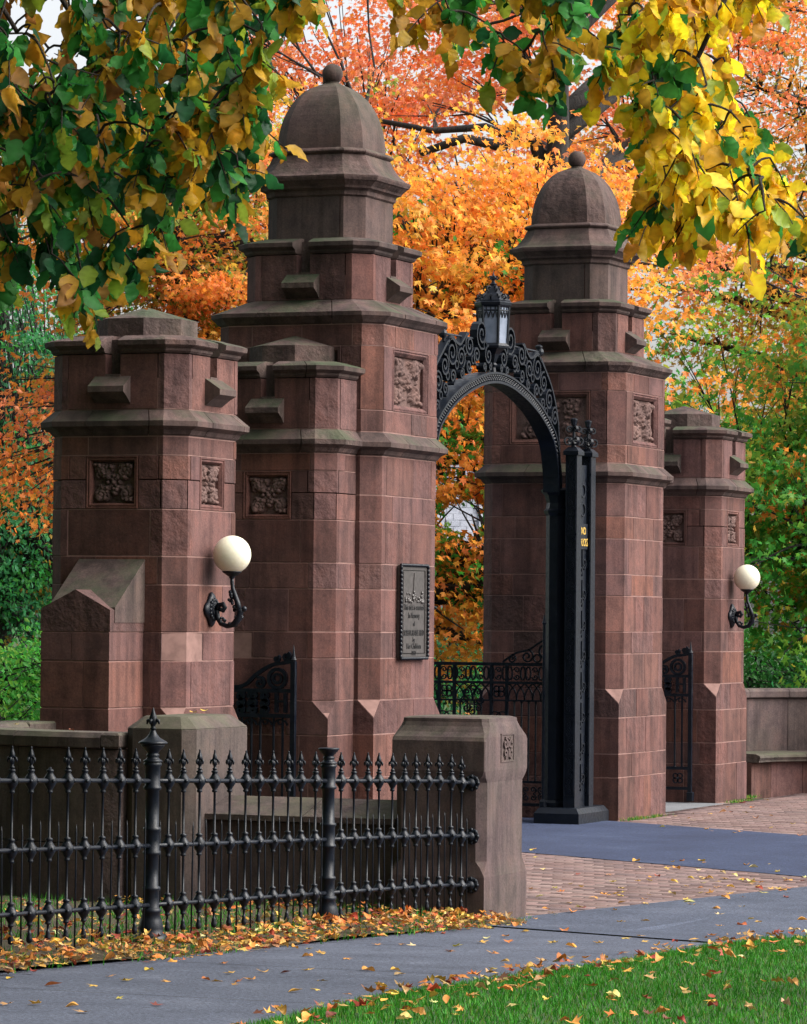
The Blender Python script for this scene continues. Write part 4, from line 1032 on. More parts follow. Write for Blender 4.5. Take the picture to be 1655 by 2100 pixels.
def broad_tree(name, label, base, trunk_h, trunk_r, blobs, ncl, nleaf, size, palf, group=None, tmpl=MAPLE, cat='tree', flat=.3, limbs=(), crad=(.5, .95), up=.55, nlimb=10, seed=1, gap=None):
    """trunk with limbs that reach into leaf sprays; blobs = ellipsoids (x, y, z, rx, ry, rz) relative to the base"""
    g = np.random.default_rng(seed); r = random.Random(seed)
    t = thing(name, label, cat, base, r.uniform(0, .01), group); b0 = np.array(base, float)
    vol = np.array([q[3]*q[4]*q[5] for q in blobs]); which = g.choice(len(blobs), ncl, p=vol/vol.sum())
    d = norm(g.normal(size=(ncl, 3))); rad = g.uniform(.12, 1, ncl)**.5
    B_ = np.array(blobs)[which]; cen = B_[:, :3]+d*rad[:, None]*B_[:, 3:]
    cen = cen[cen[:, 2] > .25]; ncl = len(cen)
    top = trunk_h; m = MB(); lean = np.array([r.uniform(-.4, .4), r.uniform(-.4, .4), 0])*trunk_h*.06
    tp = [np.array([0, 0, -.1])]+[lean*(i/6)**1.5+np.array([r.uniform(-.05, .05), r.uniform(-.05, .05), top*i/6]) for i in range(1, 7)]
    m.tube(tp, [trunk_r*1.5]+[trunk_r*(1-.68*i/6) for i in range(1, 7)], 12); m.build('trunk', M['bark'], t, True)
    m = MB(); lp = []; lr = []
    far = list(np.argsort(-np.linalg.norm(cen-np.array([0, 0, top*.7]), axis=1))[:max(nlimb*4, 1)]); r.shuffle(far)
    ends = [cen[i]*.86 for i in far[:nlimb]]
    for e in ends:
        h = max(.25*top, min(top*.97, e[2]-.35*math.hypot(e[0], e[1])))
        a = tp[min(6, max(1, round(h/top*6)))].copy(); a[2] = min(h, top)
        P = limb_pts(a, e, .05, .22, 9, r); ra = trunk_r*.42
        m.tube(P, [ra*(1-.9*i/9)+.012 for i in range(10)], 7); lp += P; lr += [ra*(1-.9*i/9)+.012 for i in range(10)]
    for P, ra in limbs:
        P = [np.array(p, float) for p in P]; m.tube(P, [ra*(1-.55*i/(len(P)-1)) for i in range(len(P))], 10); lp += P; lr += [ra*.5]*len(P)
    LP = np.array(lp)
    for c in cen:
        j = int(np.argmin(np.linalg.norm(LP-c, axis=1)+.0)); P = limb_pts(LP[j], c, .04, .3, 4, r); ra = min(lr[j]*.6, .03)+.004
        m.tube(P, [ra*(1-.75*i/4) for i in range(5)], 4, False)
        for q in range(2):
            e = c+np.array([r.uniform(-.6, .6), r.uniform(-.6, .6), r.uniform(-.2, .25)]); m.tube(limb_pts(P[2], e, .0, .3, 2, r), [ra*.5, ra*.35, ra*.15], 3, False)
    m.build('branches', M['bark'], t, True)
    Vs, Fs, Cs = [], [], []; nb = 0
    vis = in_view(cen+b0)
    for c, vi in zip(cen, vis):
        k = nleaf if vi else max(6, int(nleaf*.22)); rc = r.uniform(*crad); sz = size*(1 if vi else 1.9)
        # several small flat sprays make one clump
        ns = 5; so = g.normal(size=(ns, 3))*np.array([.55, .55, .30])*rc; wi = g.integers(0, ns, k)
        pos = c+so[wi]+g.normal(size=(k, 3))*np.array([.34, .34, .34*flat])*rc
        out = c-np.array([0, 0, c[2]]); out = out/max(np.linalg.norm(out), .01)
        nr = np.array([0, 0, up])+out*.35+g.normal(size=(k, 3))*.45
        tip = out*.6+np.array([0, 0, -.45])+g.normal(size=(k, 3))*.55
        if gap:            # an opening between the boughs
            px = pos@CR; keep = ((px-gap[0])/gap[2])**2+((pos[:, 2]-gap[1])/gap[3])**2 > g.uniform(.45, 1.15, len(pos)); pos, nr, tip = pos[keep], nr[keep], tip[keep]; k = len(pos)
            if k == 0: continue
        col = palf(pos+b0, c+b0, r, k)
        V, F, C = leaves(tmpl, pos, tip, nr, sz*g.uniform(.65, 1.2, k), col)
        Vs.append(V); Fs.append(F+nb); Cs.append(C); nb += len(V)
    o = obj('crown', mesh_from('crown', np.concatenate(Vs), np.concatenate(Fs), M['leafa'], cols=np.concatenate(Cs)), t); tag(o, kind='stuff')
    return t
RED, ORA, YOR, YEL = (.88, .17, .06), (.92, .285, .05), (.88, .42, .06), (.78, .56, .07)
LGR, GRN, DGR, TEA, OLV, PIN = (.25, .42, .05), (.06, .30, .04), (.022, .11, .025), (.05, .25, .10), (.30, .26, .045), (.92, .32, .16)
def zmix(fn):
    def f(pos, c, r, k):
        w = fn(c, r); keys = list(w); a = pal_pick(keys, [max(w[q], 1e-4) for q in keys], k)
        dom = np.array(keys[int(np.argmax([w[q]*r.uniform(.2, 1.6) for q in keys]))]); return a*.42+dom*.58
    return f
def p_orange(c, r):
    h = c[2]; d = c-C0; x = d@CR; lo = max(0, min(1, (8.2-h)/3.5))
    return {RED: .28*(1-lo), ORA: .40, PIN: .40*(1-lo)+.24, YOR: .18+.36*lo, YEL: .03+.22*lo, LGR: .01+.10*lo}
def p_right(c, r):
    h = c[2]; d = c-C0; o = max(0, min(1, (h-3.6)/2.2)); e = r.random()
    if e < .16: return {ORA: .7, RED: .25, YOR: .3, LGR: .2}
    return {GRN: .80*(1-.6*o), LGR: .42, DGR: .08*(1-o), YOR: .06+.26*o, OLV: .06+.16*o, YEL: .05+.22*o, ORA: .03+.16*o}
def p_dullr(c, r): return {YOR: .35, ORA: .35, OLV: .35, LGR: .15, DGR: .12, PIN: .10}
def p_mid(c, r):
    d = c-C0; x = d@CR; lo = c[2] < 4.6
    if lo and x < -2.4: return {ORA: .7, YOR: .3, PIN: .5}
    return {OLV: .34, LGR: .25, GRN: .22, ORA: .28, YOR: .25} if r.random() < .55 else {ORA: .6, YOR: .3, PIN: .25, OLV: .1}
def p_arch(c, r):
    h = c[2]
    if r.random() < (.06 if h > 3.8 else .22): return {GRN: .6, LGR: .3, DGR: .1}
    if h > 4.2: return {YEL: .14, YOR: .46, ORA: .40, LGR: .10, OLV: .08}
    return {ORA: .5, YOR: .5, PIN: .2, YEL: .1, OLV: .1}
def p_teal(c, r): return {TEA: .6, GRN: .4, DGR: .12} if r.random() < .93 else {OLV: .5, ORA: .3}
def p_dark(c, r): return {DGR: .6, GRN: .3, TEA: .15}
def p_light(c, r): return {LGR: .30, GRN: .75}
def W3(x, y): q = W(x, y); return (q[0], q[1], 0)
def rel(x, y, z): return tuple(np.array([math.cos(YAW)*x-math.sin(YAW)*y, math.sin(YAW)*x+math.cos(YAW)*y, z]))
broad_tree('maple_tree', 'tall red orange maple with dark trunk towering behind the two domes', W3(1.98, 52.5), 12.5, .27, [(*rel(-.8, 4.5, 8.8), 4.6, 3.6, 3.4), (*rel(-3.2, 3.2, 8.6), 3.4, 2.8, 3.6), (*rel(2.5, 4.5, 11), 4, 3.5, 3), (*rel(-.9, -1.2, 5.9), 2.8, 1.8, 1.45), (*rel(.9, -1.2, 6.7), 1.9, 1.2, 1.25)], 225, 205, .102, zmix(p_orange), 'autumn maples behind the gate', nlimb=16, seed=2,
           limbs=[([rel(0, 0, 7.4), rel(-.25, -.1, 8.2), rel(-.7, -.2, 8.05), rel(-1.2, -.2, 8.15), rel(-1.8, -.1, 7.95)], .11), ([rel(-.3, 0, 8.1), rel(-.9, .1, 8.35), rel(-1.6, .2, 8.3), rel(-2.6, .4, 8.5)], .07), ([rel(-.4, .3, 7.2), rel(-1.2, .2, 6.95), rel(-1.8, .1, 6.98), rel(-2.6, 0, 6.9)], .09), ([rel(-1.1, .2, 6.95), rel(-1.7, .1, 6.75), rel(-2.3, 0, 6.72)], .06), ([rel(0, 0, 9), rel(.5, .2, 9.8), rel(1.3, .4, 10.6)], .09)])
broad_tree('maple_tree', 'green maple turning orange at its tips, right of the farthest pier', W3(6.0, 42.5), 5.6, .22, [(*rel(-.9, 0, 3.6), 2.5, 2.5, 2.1), (*rel(-1.2, -1, 2.2), 2.0, 2.0, 1.5), (*rel(.8, 0, 4.2), 2.4, 2.4, 2.0)], 255, 175, .106, zmix(p_right), 'autumn maples behind the gate', nlimb=14, seed=3)
broad_tree('maple_tree', 'dull orange maple in the upper right behind the yellow branch', W3(7.6, 61), 12, .34, [(*rel(-1.2, 0, 9), 4.2, 4, 3.6), (*rel(.5, 0, 6.5), 4, 4, 3)], 200, 150, .11, zmix(p_dullr), 'autumn maples behind the gate', nlimb=12, seed=4)
broad_tree('maple_tree', 'mixed green and orange maple showing left of the near dome', W3(-3.1, 51), 7.5, .26, [(*rel(.75, 0, 6.5), 2.5, 2.6, 2.0), (*rel(-1.5, -.6, 3.9), 1.0, 1.1, 1.5), (*rel(-2, 0, 6.6), 1.0, 1.0, .5)], 195, 185, .102, zmix(p_mid), 'autumn maples behind the gate', nlimb=12, seed=5)
broad_tree('maple_tree', 'orange and yellow maple with heavy low limb seen through the arch', W3(-.55, 41.5), 6.2, .26, [(*rel(1.1, 0, 4.6), 2.1, 2.0, 2.4), (*rel(1.5, .3, 2.2), 1.4, 1.4, 1.2)], 185, 160, .106, zmix(p_arch), 'autumn maples behind the gate', nlimb=12, seed=6, gap=(1.21, 2.70, .30, .21),
           limbs=[([rel(0, 0, 2.95), rel(.6, 0, 2.55), rel(1.0, 0, 2.32), rel(1.6, 0, 2.0)], .17), ([rel(.1, 0, 3.1), rel(.8, 0, 3.35), rel(1.5, .1, 3.55)], .09), ([rel(1.6, 0, 3.05), rel(1.2, 0, 3.3), rel(.9, 0, 3.28), rel(.5, 0, 3.0)], .06)])
broad_tree('green_tree', 'cool green tree at the far left edge behind the orange spray', W3(-6.9, 66), 7.5, .25, [(*rel(0, 0, 5), 2.2, 2.2, 3.6), (*rel(1.2, -.8, 2.6), 1.9, 1.9, 2.2)], 190, 120, .12, zmix(p_teal), 'green trees in the background', tmpl=SMALL, nlimb=10, seed=7)
broad_tree('green_tree', 'cool green tree low at the left behind the near side pier', W3(-4.6, 74), 6, .25, [(*rel(0, 0, 3.2), 3.0, 2.2, 3.0)], 130, 110, .13, zmix(p_teal), 'green trees in the background', tmpl=SMALL, nlimb=8, seed=8)
broad_tree('shrub', 'bright green leafy shrub beyond the curved wall at the left edge', W3(-3.25, 31), .9, .05, [(0, 0, .85, .75, .75, .75)], 90, 120, .055, zmix(p_light), None, SMALL, 'shrub', crad=(.2, .35), nlimb=8, seed=9)
for i, (x, y, h, rr_, lab) in enumerate(((.55, 58, 1.9, 1.0, 'blue green evergreen shrub seen low through the arch'), (1.5, 60, 1.5, 1.0, 'low evergreen shrub half hidden by the far main pier'), (4.3, 47, 1.6, 1.1, 'dark evergreen shrub just right of the farthest pier'), (5.6, 46, 1.8, 1.2, 'dark evergreen shrub at the right edge above the seat wall'), (-5.6, 48, 1.5, 1.2, 'dark green shrub low at the far left edge'))):
    broad_tree('evergreen_shrub', lab, W3(x, y), h*.6, .05, [(0, 0, h*.5, rr_, rr_, h*.5)], 60, 90, .09, zmix(p_teal if i < 2 else p_dark), 'evergreen shrubs behind the gate', SMALL, 'shrub', crad=(.25, .45), nlimb=6, seed=20+i)
for i, (x, y, h, pf, lab) in enumerate(((-9, 100, 9, p_teal, 'distant green tree at the far left'), (-1.5, 112, 8, p_mid, 'distant tree hidden behind the near dome'), (4.5, 105, 9, p_dark, 'distant dark tree between the far pier and the right maple'), (11, 95, 11, p_right, 'distant tree behind the right maples'), (1.6, 120, 6.5, p_teal, 'distant green tree behind the slate roofed house'))):
    broad_tree('distant_tree', lab, W3(x, y), h*.6, .3, [(0, 0, h*.5, 5, 5, h*.5)], 120, 60, .30, zmix(pf), 'distant trees beyond the lawn', MAPLE, 'tree', crad=(1, 1.8), nlimb=8, seed=40+i)
# unseen trees added around the standpoint to shade the near faces of the piers
for i, (x, y, h, rr_, lab) in enumerate(((-8.5, -9.5, 13, 5.2, 'added shading tree out of view beyond the near curved wall'), (2.0, -24, 13, 5.0, 'added shading tree just left of the standpoint'), (-7, -21, 14, 6, 'added shading tree well left of the standpoint'), (5, -37, 15, 7, 'added shading tree behind the standpoint'), (18, -38, 15, 7, 'added shading tree across the street behind the standpoint'), (-10, -36, 15, 7, 'added shading tree far behind the standpoint'), (-3.9, -9.8, 9, 2.6, 'added young shading tree just out of view at the left behind the fence'), (-3, -52, 17, 9, 'added tall shading tree far down the sidewalk'), (13, -55, 17, 9, 'added tall shading tree far down the street'))):
    broad_tree('occluder_tree', lab, (x, y, 0), h*.6, .3, [(0, 0, h*.56, rr_, rr_, h*.44), (0, 0, h*.34, rr_*.8, rr_*.8, h*.24)], 230, 210, .34, zmix(p_dark), 'trees added out of view for shade', SMALL, 'tree', crad=(.9, 1.6), nlimb=10, seed=60+i)
# slate roofed house
hq = W(-2.0, 86); house = thing('house', 'brick house with pale slate roof glimpsed through the arch', 'house', (hq[0], hq[1], 0), YAW)
MB().box(-3.6, 3.5, 0, 6, -.1, 3.0, .01).build('wall', M['render'], house)
m = MB(); m.loft([[(x, -.35, 2.88), (x, 3, 5.4), (x, 6.3, 2.88), (x, 6.2, 2.80), (x, 3, 5.25), (x, -.35, 2.78)] for x in (-3.9, 3.72)]); rf = m.build('roof', M['slate'], house)
sm = MB(); sm.box(-.145, .145, 0, .26, 0, .012, .003); sme = sm.mesh('slate', M['slate']); ra = math.atan2(2.52, 3.35); rl = math.hypot(2.52, 3.35)
for row in range(17):
    for c in range(15):
        a = row*.245+.0; x = 3.58-c*.30-(row % 2)*.15
        obj('slate', sme, rf, (x, -.35+a*math.cos(ra), 2.895+a*math.sin(ra)+.012), (ra-.03, 0, rnd.uniform(-.01, .01)), (1, 1, rnd.uniform(.8, 1.5)))
m = MB(); m.tube([(3.74, -.38, 2.9), (3.74, 3, 5.45)], .06, 6); m.build('verge_board', M['slate'], house)
for x in (-2.4, .2, 2.4):
    w_ = MB().box(x-.5, x+.5, -.03, .02, 1.0, 2.4, .01).build('window', M['slate'], house); MB().box(x-.42, x+.42, -.045, -.02, 1.08, 2.32).build('pane', M['frost'], w_)

# ------------------------------------------------------------------ overhanging branches near the viewer
TW_L = [(4.31,-11.60,3.68,4.18,-11.65,3.56),(4.24,-10.28,4.36,4.15,-10.24,4.23),(3.64,-10.06,3.86,3.67,-9.83,3.69),(4.03,-11.71,3.27,4.13,-11.78,2.99),(3.79,-11.22,4.27,3.94,-11.32,4.05),(4.39,-10.80,4.30,4.36,-10.76,4.17),(3.91,-9.99,4.51,4.11,-10.11,4.20),(4.08,-12.12,4.16,3.95,-11.95,4.07),(3.35,-10.45,3.99,3.41,-10.24,3.74),(2.56,-9.75,3.60,2.54,-9.50,3.32),(3.56,-10.42,3.41,3.41,-10.39,3.26),(3.41,-9.87,4.69,3.39,-9.71,4.47),(4.22,-11.66,3.77,4.23,-11.80,3.61),(2.70,-10.07,3.45,2.62,-9.96,3.15),(4.58,-11.24,3.73,4.38,-11.25,3.52),(3.90,-10.08,4.13,3.95,-9.92,3.80),(3.40,-11.50,4.36,3.53,-11.69,4.06),(3.31,-10.53,4.29,3.43,-10.51,4.13),(4.15,-10.67,4.49,4.03,-10.65,4.19),(4.05,-9.74,4.52,3.93,-9.78,4.17),(3.15,-10.97,4.50,3.15,-10.74,4.26),(4.62,-11.88,3.95,4.72,-11.87,3.72),(3.67,-10.45,4.33,3.59,-10.71,4.03),(3.01,-9.45,3.92,3.16,-9.40,3.61),(3.01,-10.14,3.52,3.13,-10.05,3.22),(4.30,-11.69,3.36,4.33,-11.87,3.13),(3.19,-10.25,3.38,3.02,-10.06,3.05),(3.64,-10.17,3.53,3.59,-10.02,3.40),(4.41,-11.80,4.03,4.45,-11.80,3.81),(3.36,-11.05,3.17,3.35,-11.29,3.01),(3.79,-11.65,3.78,3.61,-11.56,3.63),(2.70,-9.39,4.62,2.54,-9.58,4.36),(3.97,-11.07,3.59,3.85,-10.98,3.43),(4.08,-10.88,4.08,3.82,-10.77,3.97),(4.62,-11.25,4.33,4.43,-11.17,4.10),(3.50,-11.23,4.15,3.45,-11.40,3.78),(4.48,-10.94,4.34,4.55,-10.90,4.08),(3.58,-11.00,3.13,3.66,-10.94,2.93),(3.88,-10.82,3.59,3.94,-10.70,3.38),(3.92,-11.78,3.56,3.75,-11.64,3.32),(3.92,-10.50,4.09,3.95,-10.68,3.75),(3.90,-10.36,4.15,3.96,-10.36,4.01),(4.14,-11.23,3.09,3.92,-11.09,2.87),(3.72,-10.26,4.05,3.95,-10.39,3.88),(3.40,-11.63,4.25,3.64,-11.79,3.90),(3.35,-9.31,4.05,3.37,-9.40,3.86),(3.74,-11.15,3.98,3.79,-11.19,3.80),(3.65,-10.12,3.28,3.43,-10.07,2.97),(2.84,-10.20,3.90,2.98,-10.27,3.66),(3.69,-10.61,3.49,3.45,-10.54,3.36),(4.50,-11.63,3.27,4.61,-11.61,3.10),(4.63,-11.07,4.08,4.62,-11.26,3.83),(4.71,-11.72,3.55,4.58,-11.75,3.34),(4.56,-10.52,4.46,4.50,-10.79,4.11),(2.58,-9.31,3.98,2.66,-9.53,3.63),(2.73,-9.62,4.65,2.76,-9.78,4.42),(3.52,-11.24,4.25,3.73,-11.30,4.00),(3.67,-11.76,4.04,3.67,-11.85,3.86),(3.46,-9.70,3.86,3.25,-9.58,3.51),(3.72,-11.10,2.97,3.70,-10.93,2.74),(2.76,-9.59,3.62,2.73,-9.44,3.49),(3.68,-11.52,3.53,3.43,-11.35,3.39),(3.83,-11.14,4.20,3.94,-11.17,4.02),(3.31,-9.21,4.17,3.32,-9.33,3.99),(4.21,-12.14,4.23,4.05,-12.12,3.98),(4.37,-11.55,3.34,4.38,-11.77,3.04),(3.23,-10.67,3.63,3.13,-10.79,3.39),(3.84,-11.14,3.76,3.78,-11.29,3.49),(2.86,-9.95,3.17,2.71,-9.87,2.98),(3.06,-9.50,4.83,3.00,-9.34,4.47),(4.46,-11.71,3.67,4.56,-11.90,3.43),(4.96,-11.92,3.90,4.93,-11.73,3.81),(3.53,-10.05,4.30,3.66,-10.24,4.06),(4.41,-11.70,3.42,4.24,-11.59,3.13),(3.86,-10.72,3.53,3.71,-10.67,3.25),(3.50,-10.26,3.57,3.47,-10.22,3.42),(4.64,-11.66,3.26,4.64,-11.67,3.01),(2.98,-10.17,3.71,2.96,-10.21,3.34),(2.75,-9.72,4.78,2.73,-9.73,4.52),(3.54,-9.63,4.24,3.69,-9.66,3.85),(2.78,-9.45,4.06,2.92,-9.60,3.70),(3.54,-9.62,3.69,3.68,-9.53,3.45),(4.57,-11.62,3.73,4.72,-11.76,3.40),(3.59,-9.74,4.56,3.43,-9.79,4.35),(2.89,-9.92,4.56,3.10,-10.06,4.37),(2.70,-10.06,3.40,2.71,-9.90,3.18),(4.01,-10.47,3.83,3.97,-10.35,3.54),(4.00,-11.49,3.38,3.74,-11.41,3.11),(3.60,-11.73,3.49,3.66,-11.87,3.21),(2.92,-9.67,3.81,3.11,-9.75,3.56),(4.02,-11.90,2.90,4.13,-11.83,2.71),(3.75,-10.71,4.30,3.62,-10.82,3.94),(3.83,-11.85,3.53,3.90,-11.69,3.25),(3.68,-11.68,3.06,3.84,-11.82,2.88),(4.63,-11.59,3.98,4.53,-11.75,3.81),(3.94,-10.49,3.57,3.98,-10.55,3.36),(3.58,-11.44,3.78,3.62,-11.45,3.45),(4.64,-11.80,3.42,4.58,-11.95,3.10),(4.05,-12.39,3.65,4.00,-12.14,3.55),(3.85,-10.87,4.56,3.61,-10.72,4.30),(3.68,-9.61,4.45,3.59,-9.60,4.17),(4.61,-11.46,3.95,4.75,-11.58,3.79),(3.60,-11.39,3.61,3.64,-11.39,3.31),(3.72,-11.62,3.29,3.93,-11.71,3.00),(3.59,-11.12,3.54,3.40,-10.96,3.35),(3.10,-10.16,4.47,2.97,-10.11,4.21),(3.94,-10.56,3.96,4.01,-10.49,3.60),(3.70,-10.66,4.21,3.75,-10.77,3.96),(3.23,-10.43,3.68,3.25,-10.18,3.37),(3.80,-11.62,3.10,3.96,-11.78,2.86),(4.19,-11.85,3.75,4.22,-11.59,3.65),(4.76,-11.70,3.53,4.58,-11.72,3.21),(3.35,-10.03,3.14,3.29,-10.17,2.95),(4.27,-12.07,4.13,4.28,-11.93,3.98),(4.08,-12.22,4.08,4.00,-12.02,3.91),(4.49,-12.11,3.68,4.41,-11.97,3.55),(4.24,-10.81,3.88,4.23,-10.88,3.57),(3.70,-10.89,3.55,3.79,-11.08,3.24),(3.17,-10.85,4.09,3.33,-11.02,3.81),(3.94,-11.28,3.66,3.82,-11.15,3.43),(2.69,-10.07,3.37,2.63,-9.88,3.20),(3.34,-9.20,3.85,3.27,-9.27,3.55),(3.59,-11.70,4.27,3.84,-11.83,3.92),(3.46,-9.88,3.40,3.48,-10.11,3.14),(4.15,-11.79,4.24,4.12,-11.98,3.92),(4.33,-11.10,4.17,4.28,-10.84,3.89),(3.17,-10.51,3.45,3.26,-10.29,3.31),(4.13,-11.96,3.53,4.05,-12.07,3.30),(4.24,-11.72,3.01,4.10,-11.78,2.83),(3.82,-10.38,3.40,3.73,-10.43,3.25),(4.45,-11.89,3.29,4.27,-11.71,3.18),(3.97,-11.96,3.23,3.94,-12.02,3.06),(4.15,-10.51,3.36,3.96,-10.34,3.24),(2.81,-10.04,3.89,2.98,-9.98,3.70),(3.58,-11.23,4.23,3.80,-11.32,4.07),(4.05,-11.59,3.37,3.84,-11.40,3.08),(3.83,-9.69,4.45,3.75,-9.80,4.25),(3.59,-9.57,4.33,3.43,-9.62,4.16),(3.98,-10.45,4.54,3.80,-10.52,4.32),(3.67,-9.08,4.67,3.65,-8.91,4.45),(4.16,-10.51,3.61,4.16,-10.55,3.36),(3.57,-11.68,3.39,3.62,-11.44,3.07),(3.85,-11.29,3.58,3.99,-11.36,3.24),(4.82,-11.85,3.70,4.68,-11.80,3.39),(3.30,-9.08,4.51,3.24,-9.21,4.33),(4.00,-10.20,3.95,3.82,-10.25,3.66),(3.65,-10.35,4.28,3.45,-10.19,4.08),(3.62,-10.00,3.69,3.77,-10.05,3.33),(4.33,-10.89,4.14,4.40,-11.11,3.97),(2.73,-9.92,4.53,2.85,-9.94,4.23),(3.28,-10.31,4.65,3.03,-10.19,4.35),(4.21,-11.75,3.72,4.18,-12.01,3.39),(2.62,-9.48,3.59,2.90,-9.63,3.39),(3.20,-10.99,3.05,3.36,-11.12,2.81),(3.42,-9.63,4.64,3.46,-9.60,4.30),(3.62,-10.05,3.75,3.63,-10.27,3.52),(4.93,-11.80,3.89,4.86,-11.74,3.66),(4.13,-11.87,3.91,4.11,-11.84,3.68),(3.49,-9.90,4.44,3.40,-10.09,4.04),(3.53,-9.53,4.76,3.45,-9.50,4.41),(3.84,-10.05,3.64,3.72,-10.19,3.40),(4.00,-9.52,4.59,3.82,-9.34,4.38),(4.06,-11.29,4.20,4.14,-11.48,3.90),(3.94,-11.22,4.43,4.01,-11.08,4.19),(4.42,-11.91,3.88,4.48,-11.85,3.57),(4.03,-10.53,3.79,3.97,-10.61,3.44),(4.32,-11.36,3.87,4.38,-11.09,3.66),(3.42,-10.93,3.77,3.60,-11.07,3.52),(3.13,-9.01,3.83,3.09,-9.11,3.42),(3.45,-8.89,3.77,3.45,-8.97,3.52),(2.44,-9.70,4.05,2.51,-9.56,3.82),(4.06,-11.99,3.44,4.16,-12.02,3.22),(3.38,-9.55,4.41,3.27,-9.67,4.06),(3.67,-10.17,4.05,3.78,-10.32,3.72),(3.97,-11.96,3.15,4.04,-11.82,3.00),(2.95,-9.66,4.21,3.05,-9.47,3.87),(3.56,-10.80,3.69,3.53,-10.85,3.54),(3.59,-11.67,4.19,3.46,-11.46,3.94),(3.52,-11.40,3.87,3.52,-11.60,3.53),(3.92,-11.71,3.55,3.92,-11.77,3.26),(3.02,-9.68,3.19,3.18,-9.75,2.94),(2.60,-9.64,3.29,2.54,-9.69,3.11),(3.57,-11.64,3.02,3.64,-11.46,2.81),(4.65,-11.52,4.07,4.68,-11.52,3.84),(4.35,-10.35,4.45,4.22,-10.46,4.11)]
